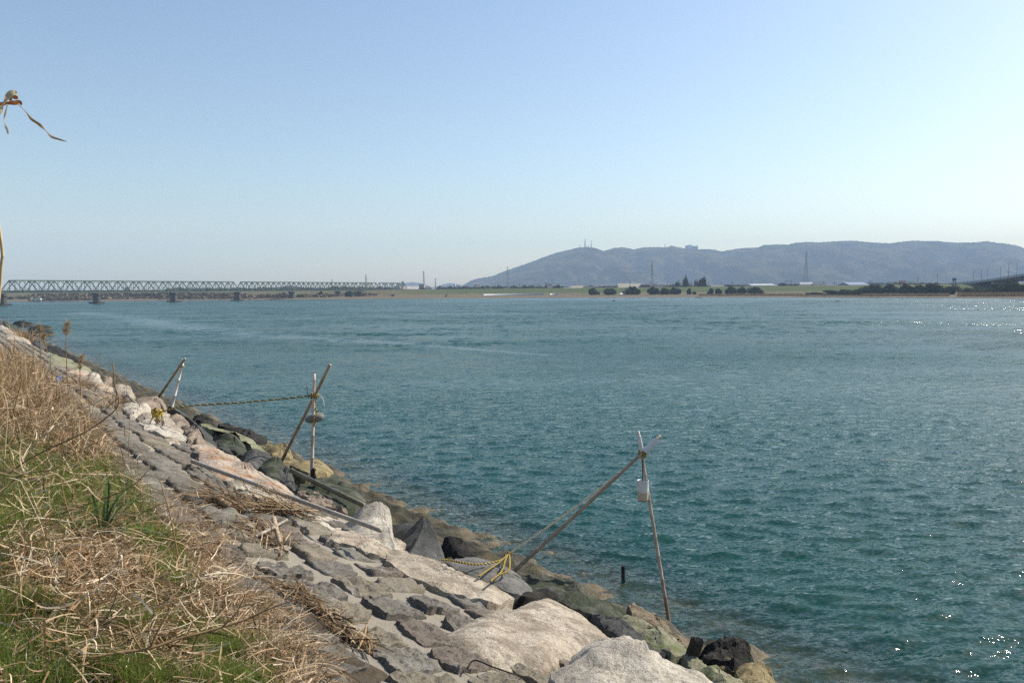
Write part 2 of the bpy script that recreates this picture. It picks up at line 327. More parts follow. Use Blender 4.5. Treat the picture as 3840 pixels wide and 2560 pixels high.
# ================================================================ BOULDERS AND SLABS
def rock(name, label, outline, h, mat, cat='rock', seed=0, edge=0.72, pw=3.0, dome=0.38, flare=0.35, rough=1.0, M=72, K=12, bury=0.3, facet=0.35, base=0.0, zo=None, group=None):
    g = np.random.default_rng(seed + 11)
    O = np.array([bank(x * zo[0] + zo[1], y * zo[0] + zo[2], base + h * 0.55) if zo else bank(x, y, base + h * 0.55) for x, y in outline])
    nrm = np.array([-SLOPE * NV[0], -SLOPE * NV[1], 1.0]); nrm /= np.linalg.norm(nrm)
    c = O.mean(0); e1 = np.array([*TV, 0]); e2 = np.cross(nrm, e1)
    Q = np.stack([(O - c) @ e1, (O - c) @ e2], -1)
    L = len(Q); pts = []
    for i in range(L):
        a, b, d, e = Q[i - 1], Q[i], Q[(i + 1) % L], Q[(i + 2) % L]; m = max(2, int(np.linalg.norm(d - b) * 60))
        for f in np.linspace(0, 1, m, endpoint=False):
            s = 0.5 * (2 * b + (d - a) * f + (2 * a - 5 * b + 4 * d - e) * f * f + (3 * b - a - 3 * d + e) * f ** 3); pts.append(0.5 * s + 0.5 * (b + (d - b) * f))
    pts = np.array(pts); cl = np.vstack([pts, pts[:1]]); ln = np.concatenate([[0], np.cumsum(np.linalg.norm(np.diff(cl, axis=0), axis=1))])
    tt = np.linspace(0, ln[-1], M, endpoint=False); ring = np.stack([np.interp(tt, ln, cl[:, 0]), np.interp(tt, ln, cl[:, 1])], -1)
    size = math.sqrt(max(1e-4, np.ptp(ring[:, 0]) * np.ptp(ring[:, 1])))
    fac = [(g.uniform(0.02, 0.13) * size, g.normal(0, 0.5 * (0.5 + facet), 2)) for _ in range(11)]
    V = []; off = Vector((g.uniform(0, 50), g.uniform(0, 50), g.uniform(0, 50)))
    amp = 0.052 * rough * min(size, 1.2)
    ns_ = int(6 + size * 7); sites = [(g.uniform(-.55, .55) * np.ptp(ring[:, 0]), g.uniform(-.55, .55) * np.ptp(ring[:, 1]), g.normal(0, .16), g.normal(0, .16), g.uniform(-.06, .03) * min(size, 1.2)) for _ in range(ns_)]
    def chip(q, n2):
        x, y = q[0] + n2.x * .12 * size, q[1] + n2.y * .12 * size; b = min(sites, key=lambda s: (s[0] - x) ** 2 + (s[1] - y) ** 2); v = b[4] + b[2] * (x - b[0]) + b[3] * (y - b[1]); lim = min(.05, .17 * h); return max(-lim, min(lim * .6, v)) * min(1.0, rough)
    def put(q, hh, e, t):
        p = c + e1 * q[0] + e2 * q[1]
        n1 = noise.fractal(Vector(p) * (2.4 / max(0.35, size)) + off, 0.7, 2.1, 7); n2 = noise.turbulence_vector(Vector(p) * (4 / max(0.4, size)) + off, 4, False)
        rd = noise.ridged_multi_fractal(Vector(p) * (3.0 / max(0.4, size)) + off, 0.9, 2.1, 4, 1.0, 2.0) - 1.0
        p = p + nrm * (hh - h * 0.55 + amp * (n1 * 1.1 + rd * 0.5)) + (e1 * n2.x + e2 * n2.y) * amp * 1.0 * e
        V.append(p)
    def top(t, q):
        f = min(cc + gg @ q for cc, gg in fac)
        return h * (edge + (1.08 - edge) * (1 - t ** pw)) + (min(0.2 * h, max(-0.45 * h, f - 0.05 * size)) if h > .29 else min(0.14 * h, max(-0.30 * h, f - 0.05 * size)))
    for k in range(K + 1):
        t = (k / K) ** 0.8
        for q in ring: put(q * t, top(t, q * t), t, t)
    nrmr = ring / (np.linalg.norm(ring, axis=1)[:, None] + 1e-9); S = max(3, K // 3)
    for k in range(1, S + 1):
        s = k / S
        for q, m in zip(ring, nrmr): put(q + m * flare * h * s ** 0.8, top(1, q) * (1 - s) - bury * s, 1.0, 1)
    n = K + S + 1
    Fc = [(i * M + k, i * M + (k + 1) % M, (i + 1) * M + (k + 1) % M, (i + 1) * M + k) for i in range(n - 1) for k in range(M)]
    V = np.array(V)
    ctr = V[:M].mean(0); V[:M] = ctr  # the innermost ring is one point
    o = mesh_np(name, V, np.array(Fc), mat)
    # orientation: outline may run either way
    o.data.set_sharp_from_angle(angle=R(24)); o.data.update()
    return tag(o, label, cat, group)
RM = {
 'granite': rock_mat('pale_granite', (0.37, 0.305, 0.23), (0.50, 0.43, 0.34), grain=0.32, cover=0.34, coverc=(0.23, 0.185, 0.135), tide=False),
 'white': rock_mat('white_granite', (0.42, 0.37, 0.30), (0.53, 0.48, 0.40), grain=0.30, cover=0.2, coverc=(0.27, 0.235, 0.185), tide=False),
 'pink': rock_mat('rusty_granite', (0.40, 0.32, 0.24), (0.52, 0.43, 0.34), stain=(0.36, 0.16, 0.06), grain=0.35, tide=False),
 'brown': rock_mat('brown_granite', (0.22, 0.17, 0.125), (0.33, 0.26, 0.195), grain=0.4, cover=0.2, coverc=(0.12, 0.10, 0.08)),
 'dark': rock_mat('dark_slate_rock', (0.055, 0.055, 0.052), (0.11, 0.108, 0.10), grain=0.35, cover=0.15),
 'grey': rock_mat('grey_rock', (0.12, 0.115, 0.105), (0.20, 0.19, 0.175), grain=0.35, cover=0.1, coverc=(0.10, 0.10, 0.08)),
 'moss': rock_mat('mossy_rock', (0.058, 0.058, 0.044), (0.12, 0.118, 0.09), grain=0.45, cover=0.5, coverc=(0.030, 0.040, 0.018)),
 'pale_moss': rock_mat('pale_green_rock', (0.22, 0.21, 0.13), (0.31, 0.29, 0.20), grain=0.35, cover=0.32, coverc=(0.15, 0.175, 0.06), tide=False),
 'yellow': rock_mat('yellow_brown_rock', (0.20, 0.155, 0.07), (0.34, 0.27, 0.14), grain=0.5, cover=0.3, coverc=(0.05, 0.04, 0.02), tide=False),
 'black': rock_mat('wet_black_rock', (0.018, 0.016, 0.014), (0.05, 0.042, 0.034), grain=0.6, tide=True, bumpd=0.08),
 'sand': rock_mat('tan_ledge_rock', (0.17, 0.125, 0.075), (0.26, 0.20, 0.13), grain=0.4, cover=0.25, coverc=(0.08, 0.065, 0.04), tide=False),
}
Z8 = (0.63788, 1800, 1560); Z7 = (0.54845, 1000, 1700); Z5 = (0.54422, 0, 1150); ZA = (0.29762, 400, 1480); ZB = (0.21683, 0, 1180)
ROCKS = [
 # name, label, category, outline, zoom, height, material, options
 ('boulder', 'big white granite boulder with a dark left face at the bottom edge', 'boulder', [(430,1400),(525,1378),(600,1345),(720,1315),(800,1330),(950,1365),(1100,1405),(1250,1480),(1380,1540),(1500,1640),(1400,1760),(1000,1800),(640,1760),(590,1640),(480,1500)], Z8, 0.52, 'white', dict(edge=.8, pw=4, M=150, K=26, dome=0.25, flare=0.05, facet=0.5)),
 ('boulder', 'broad flat pale granite boulder behind the big white bottom boulder', 'boulder', [(1675,2347),(1720,2300),(1830,2272),(1900,2257),(1972,2235),(2042,2222),(2113,2240),(2183,2276),(2247,2321),(2310,2367),(2349,2405),(2259,2412),(2183,2428),(2132,2457),(2062,2490),(2010,2490),(1930,2470),(1850,2450),(1768,2430),(1718,2396)], None, 0.22, 'granite', dict(edge=.25, pw=3.5, M=150, K=26, dome=0.45, flare=0.5, facet=0.35, rough=0.8)),
 ('granite_slab', 'long pale granite slab with a crumbling brown front edge beside the paving', 'slab', [(825,712),(870,615),(985,660),(1150,715),(1300,785),(1450,845),(1600,920),(1700,985),(1640,1000),(1530,1015),(1450,990),(1320,960),(1210,920),(1080,860),(950,800),(860,745)], Z7, 0.17, 'granite', dict(M=130, K=18, dome=0.15, flare=0.1, facet=0.2, rough=0.9)),
 ('granite_slab', 'pale granite slab with a rusty broken edge at the foot of the white rounded boulder', 'slab', [(405,590),(430,560),(540,530),(690,545),(800,555),(900,600),(960,650),(850,715),(790,700),(700,680),(590,625),(470,600)], Z7, 0.16, 'granite', dict(M=110, K=16, dome=0.15, flare=0.1, facet=0.2)),
 ('boulder', 'rounded white granite boulder that the long bamboo pole ends against', 'boulder', [(550,420),(575,360),(640,320),(715,302),(775,320),(835,365),(868,425),(890,470),(910,530),(960,595),(985,655),(930,625),(860,595),(790,555),(740,540),(640,510),(575,470)], Z7, 0.46, 'white', dict(edge=.25, pw=2.2, M=110, K=20, dome=0.5, flare=0.1, facet=0.4)),
 ('boulder', 'dark grey angular boulder right of the rounded white boulder', 'boulder', [(868,400),(890,372),(935,392),(990,415),(1050,450),(1130,490),(1200,540),(1250,590),(1290,640),(1305,685),(1240,705),(1170,695),(1060,655),(985,655),(965,590),(925,530),(890,450)], Z7, 0.46, 'dark', dict(edge=.3, pw=1.7, M=110, K=18, dome=0.4, flare=0.15, facet=0.6)),
 ('rock', 'small brown wet rock on the waterline right of the dark angular boulder', 'rock', [(1230,560),(1300,590),(1400,650),(1430,680),(1350,690),(1300,670)], Z7, 0.18, 'black', dict(M=50, K=8)),
 ('flat_rock', 'smooth dark grey flat rock under the knotted yellow rope', 'rock', [(1185,725),(1300,700),(1420,693),(1560,740),(1680,790),(1770,850),(1815,910),(1820,930),(1740,955),(1640,930),(1500,870),(1400,825),(1290,775)], Z7, 0.22, 'grey', dict(M=90, K=14, dome=0.25, rough=0.5, flare=0.2)),
 ('mossy_rock', 'dark green mossy rock at the foot of the slanting near bamboo pole', 'rock', [(200,905),(260,895),(380,920),(480,950),(560,985),(640,1030),(720,1060),(800,1090),(870,1120),(885,1160),(780,1170),(700,1140),(600,1110),(490,1060),(400,1035),(320,1015),(270,960)], Z8, 0.30, 'moss', dict(M=110, K=16, dome=0.4, flare=0.2, facet=0.6)),
 ('flat_rock', 'low dark rock squeezed between the flat granite boulder and the green slab', 'rock', [(580,1100),(660,1120),(760,1175),(850,1225),(950,1290),(1050,1340),(1130,1390),(1000,1370),(860,1330),(780,1260),(700,1200),(620,1140)], Z8, 0.16, 'dark', dict(M=80, K=10)),
 ('rock', 'low black shape standing in for the dark gap under the mossy rock', 'rock', [(235,1050),(310,1022),(400,1020),(480,1040),(560,1090),(420,1070),(300,1065)], Z8, 0.18, 'black', dict(M=50, K=8)),  # black shape added to paint the shaded gap between the rocks
 ('algae_slab', 'bright yellow green algae slab behind the upright near bamboo pole foot', 'slab', [(770,1182),(850,1167),(930,1190),(1000,1230),(1080,1280),(1160,1310),(1210,1350),(1215,1390),(1150,1400),(1060,1350),(960,1290),(850,1225)], Z8, 0.20, 'pale_moss', dict(M=90, K=14, dome=0.35, facet=0.3)),
 ('algae_slab', 'pale green slab with the broken dark post stuck beside it', 'slab', [(1185,1400),(1260,1415),(1350,1450),(1450,1510),(1560,1575),(1640,1640),(1500,1660),(1390,1560),(1290,1490)], Z8, 0.20, 'pale_moss', dict(M=90, K=14, dome=0.35, facet=0.3)),
 ('barnacle_rock', 'jagged wet black rock glistening at the waterline behind the broken dark post', 'rock', [(1325,1350),(1370,1312),(1450,1306),(1500,1318),(1560,1368),(1600,1400),(1605,1445),(1550,1458),(1480,1440),(1400,1405),(1350,1390)], Z8, 0.30, 'black', dict(M=100, K=16, rough=2.0, facet=0.8, dome=0.5)),
 ('rock', 'speckled yellow rock at the bottom edge by the water', 'rock', [(1505,1500),(1550,1462),(1640,1453),(1700,1490),(1760,1560),(1700,1610),(1590,1590)], Z8, 0.24, 'yellow', dict(M=80, K=12, dome=0.5)),
 ('rock', 'flat yellow brown rock between the black jagged rock and the pale green slab', 'rock', [(1360,1428),(1440,1422),(1540,1465),(1500,1500),(1420,1470)], Z8, 0.14, 'yellow', dict(M=50, K=8)),
 ('ledge_rock', 'flat tan ledge at the waterline left of the upright near pole foot', 'rock', [(880,1115),(960,1120),(1060,1190),(1150,1260),(1240,1330),(1260,1390),(1190,1350),(1120,1300),(1000,1230),(900,1180)], Z8, 0.06, 'sand', dict(M=80, K=10, dome=0.2, base=0.02)),
 # middle group
 ('granite_slab', 'large rusty orange granite slab behind the long lying bamboo pole', 'slab', [(1330,935),(1400,925),(1500,965),(1600,1020),(1700,1080),(1800,1140),(1900,1180),(2000,1230),(2040,1268),(2050,1298),(1950,1288),(1850,1250),(1750,1205),(1650,1180),(1560,1150),(1480,1110),(1420,1060),(1380,1000)], Z5, 0.34, 'pink', dict(M=130, K=20, dome=0.25, flare=0.15, facet=0.3)),
 ('granite_slab', 'white granite slab under the middle of the long lying bamboo pole', 'slab', [(1600,1215),(1640,1190),(1690,1182),(1800,1240),(1950,1300),(2060,1350),(2000,1372),(1880,1345),(1750,1325),(1680,1330),(1650,1270)], Z5, 0.20, 'white', dict(M=90, K=14, dome=0.2, facet=0.3)),
 ('granite_slab', 'cracked white granite slab between the reed debris and the lying bamboo pole', 'slab', [(20,300),(120,300),(250,360),(400,415),(560,470),(650,518),(560,545),(430,500),(300,470),(200,405),(100,355)], Z7, 0.10, 'white', dict(M=100, K=14, dome=0.2, facet=0.25)),
 ('granite_slab', 'pale smooth slab beside the wooden stake with yellow rope', 'slab', [(960,795),(1000,785),(1100,805),(1200,845),(1270,890),(1275,920),(1150,900),(1080,880),(1000,835)], Z5, 0.16, 'white', dict(M=80, K=12, dome=0.3, facet=0.2)),
 ('boulder', 'tan angular boulder behind the wooden stake with yellow rope', 'boulder', [(440,230),(520,150),(600,180),(700,225),(780,250),(790,310),(900,400),(980,450),(960,490),(800,430),(700,380),(600,330),(540,330)], ZA, 0.24, 'granite', dict(M=90, K=14, dome=0.35, facet=0.5)),
 ('granite_slab', 'pale slab between dry tufts and the tan boulder upstream of the stake', 'slab', [(220,150),(260,80),(330,90),(440,135),(540,170),(600,230),(480,210),(400,240),(310,270)], ZA, 0.28, 'white', dict(M=70, K=10, dome=0.35, facet=0.4)),
 ('boulder', 'large smooth brown boulder left of the far bamboo pair foot', 'boulder', [(350,120),(370,20),(520,0),(640,-15),(740,60),(775,130),(770,180),(700,150),(600,160),(500,130),(420,140)], ZA, 0.50, 'brown', dict(M=90, K=14, dome=0.5, facet=0.3)),
 ('rock', 'square brown rock with a dark end behind the stake', 'rock', [(800,270),(850,225),(920,235),(1010,290),(1060,360),(1000,400),(880,370)], ZA, 0.30, 'brown', dict(M=60, K=10, facet=0.5)),
 ('boulder', 'smooth pinkish brown boulder above the small brown block', 'boulder', [(900,370),(1000,390),(1100,400),(1160,450),(1220,560),(1260,610),(1150,590),(1050,500),(960,440)], ZA, 0.26, 'brown', dict(M=70, K=10)),
 ('rock', 'small rough brown block touching the rusty orange slab', 'rock', [(1015,500),(1060,475),(1120,490),(1160,570),(1080,575),(1020,560)], ZA, 0.22, 'brown', dict(M=50, K=8)),
 ('rock', 'small flat grey and rust stone lying at the head of the paving', 'rock', [(735,570),(770,535),(840,540),(960,610),(900,640),(800,620)], ZA, 0.12, 'granite', dict(M=50, K=8)),
 ('flat_rock', 'long smooth dark slope of rock running down behind the brown boulders', 'rock', [(780,130),(900,170),(1010,260),(1110,340),(1220,430),(1320,520),(1450,630),(1440,660),(1280,600),(1190,480),(1080,350),(940,250)], ZA, 0.14, 'dark', dict(M=110, K=12, dome=0.3, rough=0.5)),
 ('mossy_rock', 'dark mossy block in the shade upstream of the middle pole foot', 'rock', [(1370,510),(1430,480),(1550,510),(1700,570),(1770,620),(1770,700),(1650,690),(1520,620),(1430,590)], ZA, 0.34, 'moss', dict(M=80, K=12, facet=0.5)),
 ('algae_slab', 'long pale green slab sloping to the black weed edge upstream of the middle pole', 'slab', [(1110,310),(1200,360),(1400,410),(1600,470),(1800,560),(1960,660),(2100,760),(1950,740),(1820,640),(1700,560),(1500,470),(1300,440)], ZA, 0.16, 'pale_moss', dict(M=110, K=12, dome=0.3)),
 ('barnacle_rock', 'brown weedy rock edge in the water upstream of the middle bamboo frame', 'rock', [(1390,390),(1520,370),(1650,430),(1800,490),(1950,530),(2020,590),(1900,590),(1740,520),(1600,460),(1460,410)], ZA, 0.14, 'black', dict(M=90, K=10, rough=1.8)),
 ('barnacle_rock', 'small brown weedy rock nearest the shore upstream of the longer weedy edge', 'rock', [(1080,260),(1180,270),(1300,320),(1365,375),(1280,385),(1160,340)], ZA, 0.16, 'black', dict(M=60, K=8, rough=1.8)),
 ('barnacle_rock', 'shaggy yellow brown rock behind the foot of the slanting middle pole', 'rock', [(1930,610),(2020,600),(2150,620),(2260,690),(2352,750),(2420,820),(2300,830),(2180,790),(2040,700)], ZA, 0.32, 'yellow', dict(M=90, K=12, rough=1.6)),
 ('rock', 'black angular block in front of the foot of the slanting middle pole', 'rock', [(1740,740),(1830,690),(1930,690),(2020,740),(2100,790),(2020,870),(1900,870),(1800,830)], ZA, 0.36, 'dark', dict(M=70, K=10, facet=0.6)),
 ('mossy_rock', 'mossy green faced boulder below the slanting middle pole', 'boulder', [(1920,860),(1980,780),(2110,780),(2250,880),(2260,960),(2200,1010),(2080,980)], ZA, 0.34, 'moss', dict(M=80, K=12, facet=0.5)),
 ('rock', 'flat grey stone in the shade behind the rusty orange slab', 'rock', [(1330,650),(1480,660),(1640,700),(1740,790),(1650,770),(1500,720)], ZA, 0.10, 'dark', dict(M=60, K=8)),
 ('ledge_rock', 'tan block at the foot of the upright middle pole', 'rock', [(2010,1085),(2060,1062),(2150,1057),(2230,1072),(2280,1110),(2285,1140),(2150,1148),(2060,1120)], Z5, 0.28, 'yellow', dict(M=80, K=12, facet=0.5)),
 ('mossy_rock', 'rough grey green boulder downstream of the upright middle pole', 'boulder', [(325,155),(400,122),(480,128),(560,180),(620,230),(680,285),(690,300),(640,308),(520,270),(400,225),(340,190)], Z7, 0.30, 'moss', dict(M=90, K=14, facet=0.5, rough=1.3)),
 ('mossy_rock', 'very dark green rock lying along the rough grey green boulder', 'rock', [(200,235),(260,195),(330,222),(450,252),(560,290),(640,318),(580,350),(540,375),(460,345),(350,300),(240,255)], Z7, 0.26, 'moss', dict(M=90, K=12)),
 ('rock', 'rough brown rock just above the long lying bamboo pole', 'rock', [(210,265),(270,255),(340,290),(430,340),(540,380),(540,402),(440,362),(300,320)], Z7, 0.18, 'brown', dict(M=60, K=8, rough=1.5)),
 ('rock', 'black rock below the dark lying bamboo pole', 'rock', [(40,60),(120,80),(190,150),(200,220),(120,170),(60,120)], Z7, 0.3, 'dark', dict(M=60, K=8)),
 ('rock', 'small stone in the gap left of the flat roped rock', 'rock', [(1000,665),(1060,652),(1130,670),(1165,705),(1100,715),(1030,690)], Z7, 0.14, 'grey', dict(M=40, K=6)),
 # upstream group
 ('boulder', 'pale pointed boulder standing on the bank edge upstream of the far bamboo pair', 'boulder', [(1500,1050),(1560,1000),(1630,960),(1700,1010),(1770,1080),(1790,1160),(1700,1150),(1600,1120)], ZB, 0.50, 'white', dict(M=70, K=10, dome=0.6)),
 ('granite_slab', 'pinkish slab lying left of the pale pointed boulder', 'slab', [(1170,980),(1250,940),(1400,960),(1540,1000),(1500,1050),(1380,1040),(1260,1000)], ZB, 0.22, 'pink', dict(M=60, K=8)),
 ('granite_slab', 'long tan slab behind the dry tufts left of the brown boulder', 'slab', [(1200,1000),(1400,1060),(1600,1130),(1800,1180),(1960,1260),(1940,1330),(1700,1250),(1450,1130)], ZB, 0.24, 'pink', dict(M=80, K=10)),
 ('boulder', 'grey white boulder just above the wooden debris stick', 'boulder', [(1980,1200),(2060,1160),(2160,1200),(2280,1280),(2350,1380),(2250,1400),(2120,1330),(2020,1280)], ZB, 0.40, 'granite', dict(M=70, K=10, dome=0.5)),
 ('rock', 'low brown rock in the water right of the pale pointed boulder', 'rock', [(1770,1060),(1860,1080),(1930,1150),(1900,1200),(1800,1180)], ZB, 0.28, 'brown', dict(M=50, K=8)),
 ('algae_slab', 'wide pale yellow algae slope upstream of the pinkish slab', 'slab', [(830,640),(1000,680),(1200,750),(1350,830),(1500,900),(1590,960),(1540,1000),(1400,960),(1200,900),(900,890),(850,780)], ZB, 0.16, 'pale_moss', dict(M=90, K=12, dome=0.1, rough=0.5)),
 ('barnacle_rock', 'long black weed ledge along the pale yellow algae slope', 'rock', [(800,560),(1000,620),(1200,700),(1400,810),(1520,890),(1350,830),(1100,740),(850,640)], ZB, 0.22, 'black', dict(M=80, K=8, rough=1.5)),
 ('barnacle_rock', 'upper black weed ledge partly under water', 'rock', [(830,530),(1000,560),(1120,640),(1300,760),(1150,700),(950,610)], ZB, 0.18, 'black', dict(M=70, K=8, rough=1.5, base=0.03)),
 ('rock', 'dark rock lump at the start of the black weed ledge', 'rock', [(580,450),(640,420),(740,490),(800,560),(700,540),(620,500)], ZB, 0.4, 'dark', dict(M=50, K=8)),
 ('granite_slab', 'white far slab upstream where the bank meets the left edge', 'slab', [(-40,150),(60,180),(200,270),(330,350),(250,340),(120,290),(0,220)], ZB, 0.5, 'white', dict(M=60, K=8, dome=0.2)),
 ('granite_slab', 'long tan far slab below the white far slab', 'slab', [(120,310),(240,340),(360,390),(520,440),(540,500),(400,450),(250,400),(130,370)], ZB, 0.4, 'granite', dict(M=60, K=8, dome=0.2)),
 ('algae_slab', 'green grey far slope beside the dark rock shelf', 'slab', [(60,90),(220,170),(360,240),(520,340),(560,420),(420,390),(250,290),(100,180)], ZB, 0.2, 'moss', dict(M=60, K=8, dome=0.2, rough=0.5)),
]
for i, (nm, lab, cat, ol, zo, h, m, kw) in enumerate(ROCKS):
    rock(nm, lab, ol, h, RM[m], cat, seed=i * 7, zo=zo, **kw)
# dark rock shelves standing in the water upstream
for lab, ol in (('farthest dark rock shelf lying in the river upstream', [(220, 155), (300, 145), (420, 165), (590, 190), (560, 215), (420, 215), (340, 205)]),
                ('thin middle dark rock shelf in the river upstream', [(500, 270), (620, 240), (760, 240), (890, 250), (760, 265), (700, 300), (560, 300)]),
                ('nearest dark rock shelf in the river upstream', [(530, 330), (640, 315), (760, 330), (880, 325), (890, 350), (760, 365), (560, 370)])):
    Q = [at_z(x * ZB[0] + ZB[1], y * ZB[0] + ZB[2], 0.0) for x, y in ol]; Q = np.array(Q); c = Q.mean(0)
    ringp = spline(np.vstack([Q, Q[:1]]), 49)[:48]; Vt = []
    for t, hh in ((0, 0.5), (0.3, 0.5), (0.55, 0.45), (0.8, 0.35), (0.95, 0.2), (1.05, -0.1), (1.2, -0.8)):
        for p in ringp:
            q = c + (p - c) * t; nz = noise.fractal(Vector(q) * 0.5, 1, 2, 4); n2 = noise.noise_vector(Vector(q) * 0.35)
            Vt.append(q + np.array([n2.x * t * 0.8, n2.y * t * 0.8, max(-0.8, hh + nz * 0.45)]))
    Fc = [(i * 48 + k, i * 48 + (k + 1) % 48, (i + 1) * 48 + (k + 1) % 48, (i + 1) * 48 + k) for i in range(6) for k in range(48)]
    tag(mesh_np('rock_shelf', np.array(Vt), np.array(Fc), RM['black']), lab, 'rock shelf')

# ================================================================ STONE PAVING OF THE REVETMENT
def mortar_mat():
    t = NT('sandy_mortar'); P = t.co('Position')
    c = t.mix(t.noise(P, 1.3, 6, 0.65), (0.27, 0.235, 0.185), (0.36, 0.32, 0.26))
    c = t.mix(1.0, c, t.ramp(t.noise(P, 90, 4, 0.8), [(0.3, 0.6), (0.6, 1.15)]), 'MULTIPLY')
    return t.base(c, 0.92, 0.15, t.bump(t.math('ADD', t.noise(P, 70, 5, 0.8), t.noise(P, 12, 4)), 0.9, 0.02))
def paving_mats():
    out = []
    for k, (a, b) in enumerate((((0.122, 0.108, 0.088), (0.21, 0.188, 0.155)), ((0.135, 0.108, 0.084), (0.225, 0.183, 0.145)), ((0.165, 0.150, 0.122), (0.26, 0.238, 0.195)), ((0.19, 0.16, 0.115), (0.28, 0.24, 0.18)))):
        t = NT('slate_paver_%s' % ('blue', 'brown', 'pale', 'tan')[k]); P = t.co('Position')
        c = t.mix(t.rmap(t.noise(P, 4.0, 7, 0.7, 0.4), 0.3, 0.7), a, b)
        c = t.mix(t.math('MULTIPLY', t.rmap(t.noise(P, 2.2, 6, 0.7), 0.52, 0.72), 0.6), c, (0.30, 0.295, 0.27))
        c = t.mix(1.0, c, t.ramp(t.noise(P, 40, 5, 0.75), [(0.3, 0.65), (0.62, 1.1)]), 'MULTIPLY')
        lay = t.noise(t.co('Position', (7, 11, 30)), 1.6, 7, 0.7, 0.8)
        h = t.math('ADD', t.math('MULTIPLY', lay, 1.6), t.math('MULTIPLY', t.noise(P, 35, 5, 0.7), 0.5))
        out.append(t.base(c, 0.85, 0.25, t.bump(h, 0.9, 0.03)))
    return out
def paving():
    root = empty('stone_paving', [*xy_of(3.0, 5.5), 1.9], 'grey slate stones set in sandy mortar on the sloping bank', 'stone paving', kind='structure')
    pu = np.concatenate([np.arange(-7, 14, 0.1), np.geomspace(14, 330, 150)]); pv = np.arange(3.7, 7.3, 0.1)
    a, b = np.meshgrid(pu, pv, indexing='ij')
    z = SLOPE * b + 0.012 * wob(a, b, 21, 0.9) + 0.008 * wob(a, b, 22, 0.3) - 0.25 * sstep(4.0, 3.7, b) - 0.25 * sstep(7.0, 7.3, b)
    mesh_np('mortar_bed', np.concatenate([xy_of(a, b), z[..., None]], -1).reshape(-1, 3), grid_faces(len(pu), len(pv)), mortar_mat(), root)
    mats = paving_mats(); g = np.random.default_rng(5); st = []
    nrm = np.array([-SLOPE * NV[0], -SLOPE * NV[1], 1.0]); nrm /= np.linalg.norm(nrm)
    rows = np.arange(4.55, 7.3, 0.62); u = -6.0
    for ri, v in enumerate(rows):
        u = -6.0 + g.uniform(0, 0.4)
        while u < 90:
            L = g.uniform(0.38, 0.58) * (1 if u < 30 else 1.3)
            st.append((u + L / 2 + (v - 5.5) * -0.38, v + g.normal(0, 0.03), L, g.uniform(0.46, 0.57), g.integers(0, 4, 1)[0] if g.random() < 0.55 else 0)); u += L + (g.uniform(0.06, 0.14) if u < 11 else g.uniform(0.03, 0.09))
    st.sort(key=lambda s: np.linalg.norm(np.append(xy_of(s[0], s[1]), SLOPE * s[1]) - EYE))
    vis = [s for s in st if s[0] > -4.2]
    def shape(s, M, K):
        uc, vc, L, Wd, mi = s; V = []; h = g.uniform(0.022, 0.048) if uc < 9 else g.uniform(0.045, 0.09); off = Vector((g.uniform(0, 90), g.uniform(0, 90), 0)); til = g.normal(0.0, 0.05); til2 = g.normal(0.03, 0.04)
        cn = np.array([(-1, -1), (-0.1, -1.0), (1, -1), (1.02, 0), (1, 1), (0.1, 1.0), (-1, 1), (-1.02, 0)], float) + g.normal(0, 0.075, (8, 2)); cn[[0, 2, 4, 6]] *= g.uniform(0.82, 1.04, (4, 1)); cn = np.vstack([cn, cn[:1]])
        per = np.concatenate([[0], np.cumsum(np.linalg.norm(np.diff(cn, axis=0), axis=1))]); tt = np.linspace(0, per[-1], M, endpoint=False); rim = np.stack([np.interp(tt, per, cn[:, 0]), np.interp(tt, per, cn[:, 1])], -1)
        if M > 30: rim = rim * 0.6 + 0.2 * np.roll(rim, 1, 0) + 0.2 * np.roll(rim, -1, 0)
        for k in range(K + 3):
            t = min(1.0, (k / K) ** 0.75) if k <= K else 1.0 + 0.03 * (k - K)
            for i in range(M):
                cs, sn = rim[i]; nn = noise.fractal(Vector((cs * 2.2, sn * 2.2, 0)) + off, 0.7, 2.1, 5) * 0.12
                x = cs * (1 + nn) * L / 2 * t; y = sn * (1 + nn) * Wd / 2 * t; uu = uc + x - y * 0.38; vv = vc + y
                f = noise.fractal(Vector((x * 4, y * 7, 0)) + off, 0.6, 2.1, 7) * 0.030 + (noise.ridged_multi_fractal(Vector((x * 3, y * 6, 3)) + off, 0.8, 2.2, 5, 1, 2) - 1) * 0.020
                hh = (h * (1 - 0.25 * t ** 9) + f + til * x + til2 * y) if k <= K else (-0.002 - 0.05 * (k - K - 1))
                p = xy_of(uu, vv); V.append(np.array([p[0], p[1], SLOPE * vv]) + nrm * hh)
        V = np.array(V); V[:M] = V[:M].mean(0)
        return V, [(a * M + b, a * M + (b + 1) % M, (a + 1) * M + (b + 1) % M, (a + 1) * M + b) for a in range(K + 2) for b in range(M)]
    for s in vis[:100]:
        V, Fc = shape(s, 56, 12); mesh_np('paving_stone', V, np.array(Fc), mats[s[4]], root).data.set_sharp_from_angle(angle=R(24))
    rest = MB()
    for s in vis[100:]:
        near = s[0] < 22; V, Fc = shape(s, 26 if near else 12, 5 if near else 2); rest.cm = int(s[4]); rest.add(V, Fc)
    o = rest.build('paving_stone', mats, root, smooth=True); o['kind'] = 'stuff'
paving()

